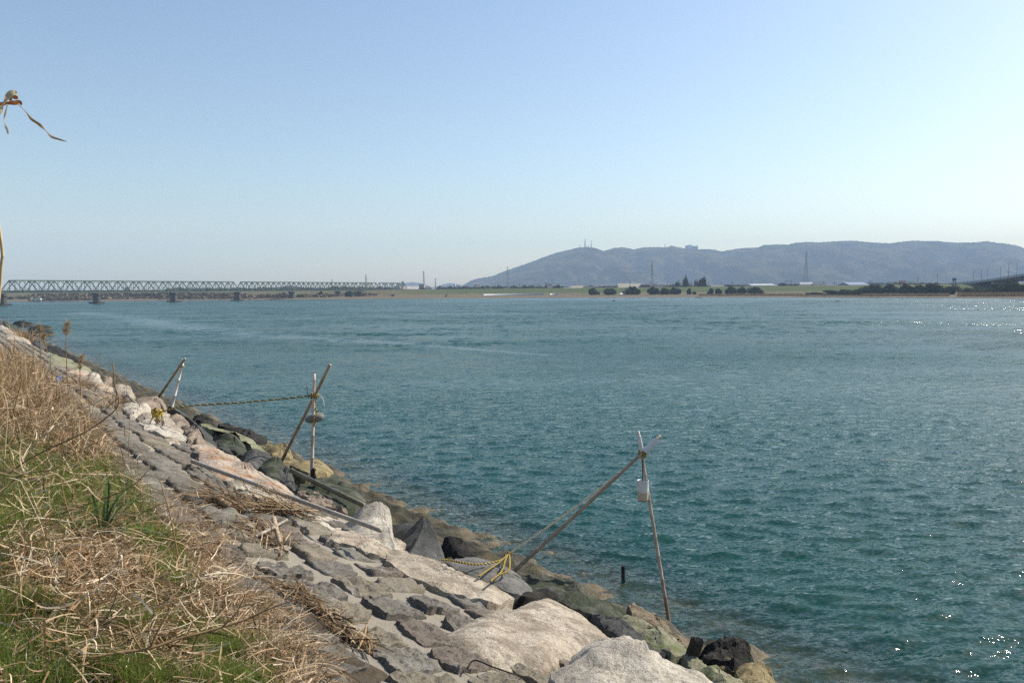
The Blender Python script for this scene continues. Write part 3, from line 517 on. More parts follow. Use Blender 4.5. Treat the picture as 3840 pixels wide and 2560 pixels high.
# ================================================================ BAMBOO FRAMES, ROPES, DRIFTWOOD
def bamboo_mat(name, c1, c2, dark=None, zlo=0.0, zhi=1.0):
    t = NT(name); P = t.co('Position'); n = t.noise(P, 6, 6, 0.7); z = t.sep(P)[2]
    c = t.mix(t.rmap(n, 0.3, 0.7), c1, c2)
    c = t.mix(t.rmap(t.noise(P, 45, 4, 0.7), 0.5, 0.8), c, tuple(x * 0.45 for x in c1))
    if dark: c = t.mix(t.rmap(t.math('ADD', z, t.math('MULTIPLY', t.math('SUBTRACT', n, 0.5), 0.8)), zhi, zlo), c, dark)
    return t.base(c, 0.5, 0.4, t.bump(t.noise(t.co('Position', (60, 60, 3)), 1.0, 4), 0.25, 0.004))
B_PALE = bamboo_mat('bleached_bamboo', (0.40, 0.33, 0.25), (0.60, 0.52, 0.42))
B_TAN = bamboo_mat('tan_bamboo', (0.22, 0.16, 0.10), (0.36, 0.28, 0.19), (0.035, 0.034, 0.022), 0.7, 1.3)
B_NEAR = bamboo_mat('weathered_bamboo', (0.36, 0.27, 0.20), (0.56, 0.47, 0.38), (0.22, 0.135, 0.075), 0.2, 1.0)
B_DARK = bamboo_mat('dark_wet_bamboo', (0.07, 0.06, 0.04), (0.15, 0.125, 0.085))
WRAP = plain('white_tape', (0.52, 0.52, 0.52), 0.55, 0.15, 25)
YEL = plain('yellow_rope', (0.50, 0.36, 0.07), 0.8, 0.2, 40); BLK = plain('black_rope', (0.018, 0.017, 0.015), 0.8, 0.1); PALE_ROPE = plain('faded_rope', (0.72, 0.63, 0.43), 0.8, 0.15, 40)
WOOD = bamboo_mat('grey_driftwood', (0.20, 0.165, 0.125), (0.40, 0.34, 0.27)); WOODT = bamboo_mat('tan_driftwood', (0.30, 0.20, 0.11), (0.48, 0.35, 0.21)); OLDW = bamboo_mat('black_old_wood', (0.018, 0.016, 0.014), (0.05, 0.044, 0.036))
OLDW.node_tree.nodes['Principled BSDF'].inputs['Roughness'].default_value = 0.9; OLDW.node_tree.nodes['Principled BSDF'].inputs['Specular IOR Level'].default_value = 0.1
def bamboo(mb, a, b, r0_, r1_, pitch=0.36, n=12, bend=0.0, seed=0):
    a = np.asarray(a, float); b = np.asarray(b, float); L = np.linalg.norm(b - a); P = []; Rr = []; g = np.random.default_rng(seed); s = 0; nodes = [0.0]
    while nodes[-1] < L: nodes.append(nodes[-1] + pitch * g.uniform(0.8, 1.2))
    prm = sorted(set([0, L] + [x for q in nodes for x in (q - 0.012, q - 0.005, q + 0.003, q + 0.012) if 0 < x < L]))
    side = np.cross((b - a) / L, [0, 0, 1.0]); side = side / (np.linalg.norm(side) + 1e-9)
    for x in prm:
        f = x / L; d = min(abs(x - q) for q in nodes); P.append(a + (b - a) * f + side * bend * math.sin(3.14159 * f)); Rr.append((r0_ + (r1_ - r0_) * f) * (1.16 if d < 0.006 else 1.0))
    return mb.tube(P, Rr, n)
def rope(name, label, path, r, mats, pitch=0.07, parent=None, n=None, cat='rope'):
    P = spline(path, 40); L = np.linalg.norm(np.diff(P, axis=0), axis=1).sum(); n = n or min(900, int(L / pitch * 7) + 8)
    P = spline(path, n); T = np.gradient(P, axis=0); T /= np.linalg.norm(T, axis=1)[:, None] + 1e-9
    q = np.array([0.3, 0.2, 1.0]); A = np.cross(T, q); A /= np.linalg.norm(A, axis=1)[:, None] + 1e-9; Bb = np.cross(T, A); s = np.linspace(0, L, n)[:, None] / pitch * 6.28318
    mb = MB()
    for k in (0, 1):
        mb.cm = k; ph = s + k * 3.14159; mb.tube(P + r * 0.55 * (np.cos(ph) * A + np.sin(ph) * Bb), r * 0.62, 5)
    o = mb.build(name, mats, parent, smooth=True)
    return tag(o, label, cat) if label else o
def loops(c, r, turns, rad, seed, squash=0.6, axis=None):
    g = np.random.default_rng(seed); P = []
    for i in range(turns * 9):
        a = i * 6.283 / 9; k = r * g.uniform(0.75, 1.2); P.append(np.asarray(c) + np.array([k * math.cos(a), k * math.sin(a), g.uniform(-1, 1) * r * squash]))
    return P
# --- near frame
A0 = at_z(2520, 2378, -0.02); YA = A0[1]
Ax = at_y(2408, 1700, YA + 0.10); At = at_y(2393, 1617, YA + 0.12)
S0 = bank(1930, 2138, 0.12); S1 = Ax + (np.array([0, -0.03, 0]))
Stip = at_y(2478, 1633, Ax[1] + (Ax[1] - S0[1]) * (2478 - 2408) / (2408 - 1930) - 0.03)
fr = empty('bamboo_frame', A0, 'near pair of crossed bamboo poles with white taped tips and a hanging plastic container', 'bamboo frame')
bamboo(MB(), A0 - np.array([0, 0, .3]) * 0.3, At, 0.028, 0.019, 0.30, 14, seed=1).build('upright_pole', B_NEAR, fr, True)
bamboo(MB(), S0 - (S1 - S0) * 0.03, Stip, 0.030, 0.021, 0.55, 14, 0.02, seed=2).build('slanting_pole', B_TAN, fr, True)
def wrap_on(a, b, f0, f1, r0_, r1_, parent, seed):
    g = np.random.default_rng(seed); P = [a + (b - a) * f for f in np.linspace(f0, f1, 22)]
    MB().tube(P, [r0_ + (r1_ - r0_) * i / 21 + g.uniform(-0.003, 0.004) for i in range(22)], 14).build('tape_wrapping', WRAP, parent, True)
wrap_on(Ax, At, -0.22, 0.82, 0.036, 0.027, fr, 1); wrap_on(S1, Stip, 0.10, 0.84, 0.050, 0.030, fr, 2)
rope('lashing', None, loops(Ax + np.array([0, 0, -0.01]), 0.05, 5, 0.01, 4, 1.2), 0.008, (YEL, BLK), 0.05, fr)
# hanging container
cb = at_y(2411, 1878, YA + 0.02); ct = at_y(2410, 1800, YA + 0.02); hC = ct[2] - cb[2]; rC = 0.082
ce = empty('plastic_container', cb, 'cut down dirty white plastic container hanging on the near bamboo frame', 'container')
def jug_mat():
    t = NT('stained_white_plastic'); P = t.co('Position'); z = t.sep(P)[2]
    zz = t.math('ADD', z, t.math('MULTIPLY', t.noise(P, 9, 4), 0.06)); c = t.mix(t.rmap(zz, cb[2] + hC * 0.48, cb[2] + hC * 0.66), (0.44, 0.39, 0.29), (0.60, 0.61, 0.60))
    c = t.mix(t.rmap(t.noise(P, 22, 5, 0.7), 0.55, 0.75), c, (0.34, 0.30, 0.22)); c = t.mix(t.rmap(z, cb[2] + 0.035, cb[2]), c, (0.22, 0.16, 0.10))
    return t.base(c, 0.45, 0.4)
MB().lathe(cb, [(0.001, 0), (rC * .72, 0.0), (rC * .88, 0.008), (rC * .93, 0.03), (rC * .95, hC * .3), (rC * .98, hC * .6), (rC * 1.0, hC * .98), (rC * 1.03, hC), (rC * .98, hC), (rC * .93, hC * .9), (rC * .88, 0.05), (0.001, 0.02)], 32).build('container_body', jug_mat(), ce, True)
rope('hanging_cord', None, [Ax + np.array([0.01, 0.0, -0.05]), at_y(2410, 1760, YA + 0.05), ct + np.array([0, 0, -0.04]), cb + np.array([0, 0, 0.02])], 0.008, (BLK, BLK), 0.06, ce, 40)
# stay rope of the near frame
K = bank(1905, 2078, 0.28)
stay = [Ax + np.array([-0.02, -0.05, -0.02]), Ax * 0.5 + K * 0.5 + np.array([0, 0, -0.05]), K]
rope('stay_rope', 'pale twisted rope running from the near bamboo frame down to the yellow knot', stay, 0.014, (PALE_ROPE, PALE_ROPE), 0.07)
te = empty('rope_knot', K, 'yellow and black rope knot with loose tails on the smooth dark grey rock', 'rope')
rope('knot', None, loops(K, 0.04, 4, 0.01, 8, 1.0), 0.013, (YEL, BLK), 0.06, te)
rope('rope_tail', None, [K, bank(1875, 2100, .26), bank(1805, 2115, .24), bank(1740, 2110, .24), bank(1690, 2100, .22), bank(1655, 2098, .2)], 0.012, (YEL, BLK), 0.08, te)
rope('rope_tail', None, [K, bank(1870, 2110, .26), bank(1825, 2140, .24), bank(1795, 2160, .22)], 0.012, (YEL, BLK), 0.08, te)
rope('rope_loop', None, [K, bank(1895, 2100, .30), bank(1882, 2140, .27), bank(1840, 2178, .24), bank(1870, 2155, .25), bank(1905, 2140, .28), bank(1912, 2110, .32), K + np.array([0.02, 0, 0])], 0.012, (YEL, BLK), 0.08, te)
# --- middle frame
M0 = bank(1168, 1778, 0.15); YM = M0[1]; Mx = at_y(1180, 1483, YM + 0.1); Mt = at_y(1178, 1401, YM + 0.1)
N0 = bank(1053, 1724, 0.15); Nt = at_y(1238, 1367, Mx[1] + (Mx[1] - N0[1]) * 0.46)
fm = empty('bamboo_frame', M0, 'middle pair of crossed bamboo poles with a stone slung below the crossing', 'bamboo frame')
bamboo(MB(), M0 - np.array([0, 0, .12]), Mt, 0.038, 0.031, 0.42, 12, seed=5).build('upright_pole', B_PALE, fm, True)
bamboo(MB(), N0 - np.array([0.03, 0, .12]), Nt, 0.037, 0.031, 0.5, 12, seed=6).build('slanting_pole', B_TAN, fm, True)
rope('lashing', None, loops(Mx, 0.075, 4, 0.01, 14, 0.7), 0.012, (YEL, BLK), 0.06, fm)
rope('cord_end', None, [Mx + np.array([-.06, 0, 0]), Mx + np.array([-.14, 0, .02]), Mx + np.array([-.16, 0, .20])], 0.008, (BLK, BLK), 0.06, fm)
rope('ribbon', None, [Mx + np.array([.04, 0, 0]), Mx + np.array([.15, 0, -.05]), Mx + np.array([.19, 0, -.22])], 0.012, (WRAP, WRAP), 0.06, fm)
hs = at_y(1182, 1566, YM + 0.1)
he = empty('hanging_stone', hs - np.array([0, 0, .14]), 'flat grey stone slung on rope under the middle bamboo frame', 'stone')
Vh, Fh = [], []
for i in range(9):
    th = 3.14159 * i / 8
    for k in range(18):
        a = 6.28318 * k / 18; q = np.array([0.215 * math.sin(th) * math.cos(a), 0.14 * math.sin(th) * math.sin(a), 0.10 * math.cos(th) + 0.05 * math.sin(th) * math.cos(a)]); q *= 1 + 0.2 * noise.noise(Vector(q) * 6)
        Vh.append(hs + q)
Fh = [(i * 18 + k, i * 18 + (k + 1) % 18, (i + 1) * 18 + (k + 1) % 18, (i + 1) * 18 + k) for i in range(8) for k in range(18)]
mesh_np('stone', np.array(Vh), np.array(Fh), rock_mat('hanging_stone_grey', (.17, .165, .14), (.27, .26, .23), tide=False), he)
rope('sling', None, [Mx + np.array([.04, 0, -.03]), at_y(1182, 1520, YM + .1), at_y(1188, 1550, YM), hs + np.array([.02, -.17, .05]), hs + np.array([0.0, -.12, -.13]), hs + np.array([-.02, .12, -.14]), hs + np.array([0.03, .1, .14])], 0.013, (YEL, BLK), 0.08, he)
# --- far pair
C0 = bank(643, 1512, 0.1); YC = C0[1]; Ct = at_y(687, 1346, YC); D0 = bank(588, 1484, 0.1); Cx = at_y(680, 1372, YC); Dt = at_y(693, 1345, YC + (YC - D0[1]) * 0.14)
fc = empty('bamboo_frame', C0, 'far pair of leaning bamboo poles crossed at the tip upstream of the stake', 'bamboo frame')
bamboo(MB(), C0 - np.array([0, 0, .15]), Ct, 0.06, 0.055, 0.5, 10, seed=8).build('upright_pole', plain('white_bamboo', (0.60, 0.58, 0.54), .5), fc, True)
bamboo(MB(), D0 - np.array([0, 0, .15]), Dt, 0.05, 0.045, 0.5, 10, seed=9).build('slanting_pole', B_TAN, fc, True)
rope('lashing', None, loops(Cx, 0.09, 3, 0.01, 24, 0.7), 0.014, (PALE_ROPE, BLK), 0.06, fc)
# --- stake with rope and the long stay to the middle frame
k0 = bank(597, 1600, 0.1); k1 = at_y(586, 1527, k0[1] + .02)
ke = empty('wooden_stake', k0, 'split grey wooden stake wound with yellow rope among the boulders', 'stake')
mb = MB(); mb.tube([k0 - [0, 0, .2], k0 + (k1 - k0) * .4, k0 + (k1 - k0) * .45, k1], [0.07, 0.06, 0.05, 0.052], 7); mb.build('stake_wood', WOOD, ke)
kc = k0 + (k1 - k0) * 0.72
rope('rope_coil', None, loops(kc, 0.10, 7, 0.01, 31, 1.0), 0.016, (YEL, YEL), 0.06, ke)
rope('rope_coil', None, loops(k0 + (k1 - k0) * .36, 0.075, 2, 0.01, 32, .4), 0.014, (YEL, BLK), 0.06, ke)
rope('rope_tail', None, [kc + [-.05, 0, 0], kc + [-.16, -.05, -.25], kc + [-.2, -.1, -.45], kc + [-.08, -.15, -.5]], 0.012, (YEL, BLK), 0.06, ke)
rope('stay_rope', 'long yellow and black rope stretched level from the stake to the middle bamboo frame', [kc, at_y(690, 1524, kc[1] * .85 + YM * .15), at_y(930, 1507, kc[1] * .45 + YM * .55), Mx], 0.016, (YEL, BLK), 0.16, n=600)
mb = MB(); p = bank(612, 1598, .1); mb.tube([p - [0, 0, .2], p + [0, 0, .12], p + [-.02, 0, .26]], [.06, .05, .012], 6); tag(mb.build('stake_stump', WOOD), 'small broken stake stump right of the roped stake', 'stake')
# --- lying poles
l0 = bank(722, 1729, .16); l1 = bank(1130, 1880, .34); l2 = bank(1428, 1988, .42); mb = MB(); bamboo(mb, l0, l2, .034, .028, .75, 12, 0.0, seed=12)
tag(mb.build('lying_pole', bamboo_mat('silvery_bamboo', (.29, .235, .18), (.45, .39, .32)), None, True), 'long silvery bamboo pole lying on the granite slabs', 'bamboo pole')
m0 = bank(1093, 1764, .32); m1 = bank(1365, 1895, .28); mb = MB(); bamboo(mb, m0, m1, .045, .04, .8, 10, seed=13)
tag(mb.build('lying_pole', bamboo_mat('mossy_bamboo', (.06, .055, .035), (.16, .14, .085)), None, True), 'dark mossy bamboo pole lying below the upright middle pole', 'bamboo pole')
a = bank(1190, 1790, .2); mb = MB(); mb.tube([a - [.05, 0, .1], at_y(1172, 1765, a[1]), at_y(1180, 1758, a[1])], [.055, .05, .045], 8)
tag(mb.build('stub_post', OLDW), 'short black stub leaning at the foot of the upright middle pole', 'post')
# --- stump in the water, broken square post
p = at_z(2338, 2170, 0); t_ = at_y(2336, 2121, p[1]); mb = MB(); mb.tube([p - [0, 0, .5], t_ * .5 + p * .5, t_], [.036, .033, .034], 9); tag(mb.build('post_stump', OLDW), 'thin black post stump standing in the river left of the upright near pole', 'post')
p = bank(2588, 2482, .06); t_ = at_y(2616, 2392, p[1] + .02); ax = (t_ - p) / np.linalg.norm(t_ - p); sx = np.cross(ax, [0, 1, 0]); sx /= np.linalg.norm(sx); sy = np.cross(sx, ax); mb = MB(); g = np.random.default_rng(2); ring = []
for f in (-.3, 0, .35, .7, 1.0):
    for k in range(16):
        an = 6.28318 * k / 16 + .4; w = .062 / max(abs(math.cos(an)), abs(math.sin(an))); ring.append(p + (t_ - p) * (f + (g.uniform(-.10, .04) if f == 1.0 else 0)) + (sx * math.cos(an) + sy * math.sin(an)) * min(w, .078) * (1 + g.uniform(-.05, .05)))
top = p + (t_ - p) * .72
mb.add(ring + [top], [(i * 16 + k, i * 16 + (k + 1) % 16, (i + 1) * 16 + (k + 1) % 16, (i + 1) * 16 + k) for i in range(4) for k in range(16)] + [(64 + k, 64 + (k + 1) % 16, 80) for k in range(16)])
tag(mb.build('broken_post', OLDW), 'thick broken black square post leaning beside the pale green slab', 'post')
# --- driftwood
def stick(name, label, pts, r, mat, dh=.06, cat='driftwood', flat=1.0, n=24):
    P = spline([bank(x, y, dh + (q[0] if q else 0)) for x, y, *q in pts], n); g = np.random.default_rng(int(pts[0][0])); k = len(P)
    mb = MB(); mb.tube(P, [r * (1 - .25 * i / k) * g.uniform(.9, 1.1) for i in range(k)], 8); return tag(mb.build(name, mat, None, True), label, cat)
stick('driftwood_plank', 'tan flat piece of driftwood pointing downslope below the reed debris', [(1026, 1942, .1), (1036, 1985, .06), (1053, 2042, .05)], .032, WOODT)
stick('driftwood_branch', 'long pale stick lying across the tan driftwood piece', [(955, 2012), (1010, 1985, .08), (1076, 1948, .04)], .022, WOOD)
stick('driftwood_chunk', 'thick tan driftwood chunk at the upper end of the reed debris', [(806, 1868, .05), (828, 1880, .05), (862, 1896, .03)], .05, WOODT)
stick('fallen_twig', 'thin dark forked twig on the paving left of the flat granite boulder', [(1752, 2505), (1780, 2474, .04), (1850, 2500, .05), (1925, 2525, .03), (1988, 2542)], .007, OLDW, .07)
stick('driftwood_branch', 'bleached stick propped beside the large smooth brown boulder', [(476, 1478, .05), (490, 1494, .1), (508, 1512, .1)], .045, WOOD, .15)
stick('old_pipe', 'short grey brown pipe half buried in the straw', [(160, 2140), (200, 2175), (248, 2205)], .045, bamboo_mat('old_pipe', (.09, .075, .06), (.17, .14, .11)), .08, 'pipe')
stick('driftwood_branch', 'thin grey stick lying on the straw near the green leaf tuft', [(280, 1777), (370, 1779, .03), (460, 1780)], .012, WOOD, .12)
mb = MB(); q = [bank(x, y, .1) for x, y in ((203, 1427), (225, 1423), (238, 1428), (214, 1434))]; mb.add(q + [p_ + np.array([0, 0, .12]) * (i % 2 + .3) for i, p_ in enumerate(q)], [(0, 1, 2, 3), (7, 6, 5, 4), (0, 4, 5, 1), (1, 5, 6, 2), (2, 6, 7, 3), (3, 7, 4, 0)])
tag(mb.build('tarp_scrap', plain('blue_tarp', (.05, .10, .30), .6)), 'crumpled scrap of blue tarp on the upstream paving', 'tarp')

# ================================================================ DRY GRASS, GREEN GRASS, STALKS
def blades(P, az, el, bend, L, Wd, ns=5, curl=0.0, taper=0.85, g=rng):
    """thin strips: base points P, heading az, starting elevation el, total elevation change bend (all arrays)."""
    n = len(P); P = np.asarray(P, float); s = np.linspace(0, 1, ns + 1); ctr = [P]; a = az.copy(); e = el.copy()
    for k in range(ns):
        d = np.stack([np.cos(e) * np.cos(a), np.cos(e) * np.sin(a), np.sin(e)], -1); ctr.append(ctr[-1] + d * (L / ns)[:, None]); e = e + bend / ns; a = a + curl / ns
    ctr = np.stack(ctr, 1); rl = g.uniform(-0.9, 0.9, n); w0 = np.stack([-np.sin(az) * np.cos(rl), np.cos(az) * np.cos(rl), np.sin(rl)], -1)
    tw = g.normal(0, 0.5, n); wd = Wd[:, None] * (1 - taper * s[None, :] ** 1.6) * 0.5
    side = w0[:, None, :] + 0 * ctr; side[..., 2] += (tw[:, None] * s[None, :]); side /= np.linalg.norm(side, axis=-1, keepdims=True)
    V = np.stack([ctr - side * wd[..., None], ctr + side * wd[..., None]], 2).reshape(-1, 3)
    b = (np.arange(n) * (ns + 1) * 2)[:, None] + np.arange(ns)[None, :] * 2
    return V, np.stack([b, b + 1, b + 3, b + 2], -1).reshape(-1, 4)
def join(parts):
    Vs, Fs, o = [], [], 0
    for V, Fc in parts: Vs.append(V); Fs.append(Fc + o); o += len(V)
    return np.concatenate(Vs), np.concatenate(Fs)
def inside(poly, x, y):
    r = np.zeros(len(x), bool); j = len(poly) - 1
    for i in range(len(poly)):
        xi, yi = poly[i]; xj, yj = poly[j]; c = ((yi > y) != (yj > y)) & (x < (xj - xi) * (y - yi) / (yj - yi + 1e-9) + xi); r ^= c; j = i
    return r
def sample(poly, n, soft=0, g=rng):
    """n spots on the bank, spread evenly over an outline given in photograph pixels."""
    po = np.array(poly, float); lo, hi = po.min(0), po.max(0); X, Y = [], []
    while len(X) < n:
        x = g.uniform(lo[0], hi[0], 4 * n); y = g.uniform(lo[1], hi[1], 4 * n); k = inside(poly, x + g.normal(0, 1, 4 * n) * soft, y + g.normal(0, 1, 4 * n) * soft); X += list(x[k]); Y += list(y[k])
    X = np.array(X[:n]); Y = np.array(Y[:n])
    d = fw + (X[:, None] - CX) / F * rt + (CY - Y[:, None]) / F * up
    t = (SLOPE * V0 + 0.03 - 5) / (d[:, 2] - SLOPE * (d[:, :2] @ NV)); p = EYE + d * t[:, None]
    u, v = uv_of(p); k = (t > 0) & (t < 140) & (v > 0) & (v < 30)
    p = p[k]; p[:, 2] = np.maximum(bank_z(*uv_of(p)), SLOPE * uv_of(p)[1] - .01); return p
U_ = lambda a, b, n: rng.uniform(a, b, n)
def dist(p): return np.linalg.norm(p - EYE, axis=1)
EDGE = [(0, 1290), (110, 1310), (190, 1400), (250, 1500), (340, 1580), (410, 1680), (440, 1790), (540, 1860), (650, 1890), (780, 1950), (880, 2040), (930, 2140), (1000, 2250), (1070, 2340), (1130, 2430), (1230, 2560), (1330, 2700)]
LAND = [(-500, 1290)] + EDGE + [(1330, 3000), (-500, 3000)]
def px_of(p):
    d = p - EYE; w = d @ fw; return CX + F * (d @ rt) / w, CY - F * (d @ up) / w
GREENS = [[(-300, 1660), (150, 1720), (420, 1770), (540, 1870), (600, 1960), (480, 2010), (200, 1990), (-300, 2000)], [(480, 1990), (640, 2040), (740, 2200), (720, 2290), (600, 2230), (520, 2100)], [(420, 2300), (700, 2350), (900, 2410), (1000, 2500), (980, 2640), (330, 2640), (360, 2420)], [(-200, 2290), (130, 2310), (300, 2400), (290, 2640), (-200, 2640)]]
def thin(p, keep):
    x, y = px_of(p); gr = np.zeros(len(p), bool)
    for q in GREENS: gr |= inside(q, x, y)
    return p[~gr | (rng.random(len(p)) < keep)]
STRAW = blade_mat('dry_straw', [(0.0, (0.10, 0.06, 0.03)), (0.25, (0.22, 0.135, 0.07)), (0.5, (0.38, 0.26, 0.15)), (0.8, (0.53, 0.40, 0.255)), (1.0, (0.70, 0.60, 0.45))], 0.12)
TALLD = blade_mat('dry_tall_grass', [(0.0, (0.12, 0.065, 0.028)), (0.3, (0.28, 0.165, 0.075)), (0.65, (0.48, 0.33, 0.18)), (1.0, (0.68, 0.56, 0.39))], 0.15)
GREEN = blade_mat('green_grass', [(0.0, (0.06, 0.085, 0.018)), (0.35, (0.15, 0.20, 0.035)), (0.7, (0.25, 0.315, 0.065)), (0.9, (0.34, 0.38, 0.12)), (1.0, (0.40, 0.35, 0.19))], 0.45)
LEAFG = blade_mat('long_green_leaf', [(0.0, (0.04, 0.08, 0.028)), (0.6, (0.075, 0.14, 0.05)), (1.0, (0.12, 0.20, 0.07))], 0.3)
# --- litter of broken straw lying on the ground
parts = []
def litter(poly, n, l0, l1, w0, w1, soft=25, lift=0.05, elv=0.22):
    p = thin(sample(poly, n, soft), .6); m = len(p); p[:, 2] += rng.exponential(lift, m); d = dist(p); far = np.clip(d / 7, 1, 3)
    parts.append(blades(p, U_(0, 6.28, m), rng.normal(0, elv, m), rng.normal(-.1, 0.5, m) * (1 + 1.5 * (rng.random(m) < .3)), U_(l0, l1, m) * far ** .4, U_(w0, w1, m) * far ** .75, 5, rng.normal(0, 0.45, m), 0.65))
litter(LAND, 12500, .05, .26, .003, .010)
litter([(420, 1840), (700, 1900), (1000, 2250), (1260, 2560), (900, 2560), (700, 2200), (520, 1950)], 7000, .06, .30, .003, .008, 40, .02, .12)
litter([(150, 2100), (500, 2080), (900, 2250), (700, 2560), (150, 2560)], 5200, .08, .30, .004, .012, 30, .07, .3)
litter([(0, 2080), (330, 2040), (560, 2160), (480, 2300), (100, 2300)], 2600, .08, .3, .004, .012, 30, .08, .3)
litter([(430, 1700), (560, 1850), (800, 1900), (900, 2050), (700, 2010), (500, 1900)], 1500, .06, .25, .003, .007, 30, .01, .08)
litter([(60, 1300), (180, 1400), (330, 1600), (420, 1760), (300, 1750), (0, 1600), (0, 1320)], 5000, .15, .45, .004, .009, 20, .12, .5)
litter([(560, 2010), (700, 2080), (930, 2320), (980, 2480), (820, 2380), (640, 2180)], 2600, .08, .3, .004, .01, 30, .03, .2)
litter([(0, 1700), (420, 1760), (620, 1950), (900, 2300), (1000, 2560), (0, 2560)], 1500, .10, .32, .006, .012, 30, .10, .4)
litter([(-100, 1600), (420, 1700), (560, 1880), (420, 2000), (-100, 2000)], 1500, .15, .45, .005, .010, 30, .14, .5)
V, Fc = join(parts)
tag(mesh_np('straw_litter', V, Fc, STRAW, smooth=False), 'pale broken straw lying in a mat over bank and paving edge', 'straw', kind='stuff')
# --- tall dry grass: upright tangled stems further along the bank, bent clumps nearby
parts = []
def tall(poly, n, l0, l1, w, bend, soft=25, e0=1.25, es=0.3, ns=6):
    p = thin(sample(poly, n, soft), .22); m = len(p); d = dist(p); wf = np.clip(d / 9, 1, 3.2) ** .8
    parts.append(blades(p, U_(0, 6.28, m), np.clip(rng.normal(e0, es, m), 0.1, 1.57), -np.abs(rng.normal(bend, .8, m)), U_(l0, l1, m), U_(.6, 1.3, m) * w * wf, ns, rng.normal(0, 1.0, m), 0.8))
tall([(-300, 1310), (60, 1310), (150, 1400), (230, 1530), (330, 1640), (410, 1740), (300, 1740), (100, 1660), (-300, 1640)], 9000, .25, .65, .007, 1.7)
tall([(-300, 1320), (60, 1320), (140, 1420), (250, 1580), (150, 1600), (-300, 1560)], 2600, .5, 1.0, .006, .7)
tall([(-300, 1640), (150, 1640), (420, 1750), (540, 1870), (420, 1900), (-300, 1800)], 1500, .15, .4, .008, 1.8)
tall([(60, 2150), (420, 2050), (560, 2250), (420, 2420), (60, 2400)], 700, .2, .45, .010, 1.9, 30, 1.0, .5)
tall([(500, 2150), (900, 2350), (1000, 2560), (300, 2560), (350, 2300)], 450, .15, .35, .009, 1.8, 30, .8, .5)
tall([(-300, 1800), (120, 1900), (250, 2200), (100, 2400), (-300, 2500)], 450, .2, .5, .009, 1.7, 30, 1.1, .4)
tall([(420, 1860), (560, 1920), (640, 2020), (500, 2000)], 260, .12, .3, .006, 1.0)
V, Fc = join(parts)
tag(mesh_np('dry_grass', V, Fc, TALLD, smooth=False), 'tangled tan dry grass standing along the top of the bank', 'dry grass', kind='stuff')
# --- green grass in patches
parts = []
def green(poly, n, l0, l1, w, soft=35, clump=0.0):
    p = sample(poly, n, soft); m = len(p); u, v = uv_of(p); k = (wob(u, v, 31, .5) + .4 * wob(u, v, 32, .17)) > clump; p = p[k]; m = len(p); wf = np.clip(dist(p) / 7, 1, 3) ** .8
    parts.append(blades(p, U_(0, 6.28, m), np.clip(rng.normal(1.15, .35, m), .2, 1.57), rng.normal(-.7, .6, m), U_(l0, l1, m), U_(.6, 1.3, m) * w * wf, 3, rng.normal(0, .5, m), .8))
green([(-300, 1640), (150, 1700), (420, 1760), (520, 1850), (600, 1960), (480, 2010), (200, 1990), (-300, 2000)], 22000, .10, .30, .0042, 30, -.1)
green([(480, 1990), (640, 2040), (740, 2200), (720, 2290), (600, 2230), (520, 2100)], 8000, .09, .2, .004, 22, -.3)
green([(400, 2260), (700, 2330), (900, 2400), (1020, 2500), (1000, 2620), (300, 2620), (300, 2400)], 30000, .07, .2, .0036, 30, .08)
green([(-200, 2200), (160, 2230), (330, 2360), (300, 2620), (-200, 2620)], 20000, .08, .22, .0038, 30, -.02)
green([(-200, 1960), (260, 1990), (300, 2120), (-200, 2200)], 9000, .12, .3, .0045, 30, .1)
green([(0, 1500), (100, 1520), (330, 1700), (260, 1740), (-100, 1650)], 3500, .1, .26, .006, 20, .1)
green([(350, 1660), (450, 1760), (420, 1820), (300, 1740)], 900, .1, .22, .005, 15, -.2)
V, Fc = join(parts)
tag(mesh_np('green_grass', V, Fc, GREEN, smooth=False), 'fresh fine green grass growing in patches through the straw', 'grass', kind='stuff')
# --- pale dry tufts at the head of the boulders
def tuft(name, label, x, y, w, n, L, mat, wd=.006, cat='grass tuft', el=1.15, es=.35, bend=1.2, dh=0.05, group=None):
    c = bank(x, y, dh); m = n; a = U_(0, 6.28, m); r = np.minimum(np.abs(rng.normal(0, w, m)), 1.8 * w); p = c + np.stack([r * np.cos(a), r * np.sin(a), 0 * r], -1); p[:, 2] = np.maximum(ground_at(p), SLOPE * uv_of(p)[1] - .02) - .02
    V, Fc = blades(p, a + rng.normal(0, .5, m), np.clip(rng.normal(el, es, m), .2, 1.57), -np.abs(rng.normal(bend, .5, m)), U_(.5, 1.0, m) * L, U_(.6, 1.2, m) * wd, 7, rng.normal(0, .5, m), .85)
    return tag(mesh_np(name, V, Fc, mat, smooth=False), label, cat, group)
tuft('dry_grass_tuft', 'round pale dry tuft on the tan slab upstream of the brown boulder', 300, 1452, .38, 420, .75, TALLD, .012)
tuft('dry_grass_tuft', 'pale dry tuft right beside the large smooth brown boulder', 448, 1515, .28, 380, .65, TALLD, .010)
tuft('dry_grass_tuft', 'wide dry tuft on the paving head left of the brown boulder', 385, 1530, .30, 300, .6, TALLD, .010)
tuft('dry_grass_tuft', 'arching dry clump on the far bank crest below the white far slab', 100, 1275, .8, 260, 1.6, TALLD, .035)
tuft('green_leaf_clump', 'tuft of long narrow dark green arching leaves in the middle of the grass', 375, 2010, .06, 44, .74, LEAFG, .028, 'leafy plant', 1.1, .28, 1.3)
tuft('green_leaf_clump', 'low dark green leaf clump at the lower right end of the grass', 955, 2500, .05, 30, .30, LEAFG, .012, 'leafy plant', 1.2, .3, .8)
tuft('green_leaf_clump', 'bright green leaf clump in the bottom left corner', 60, 2560, .10, 46, .34, LEAFG, .018, 'leafy plant', .9, .35, 1.1)
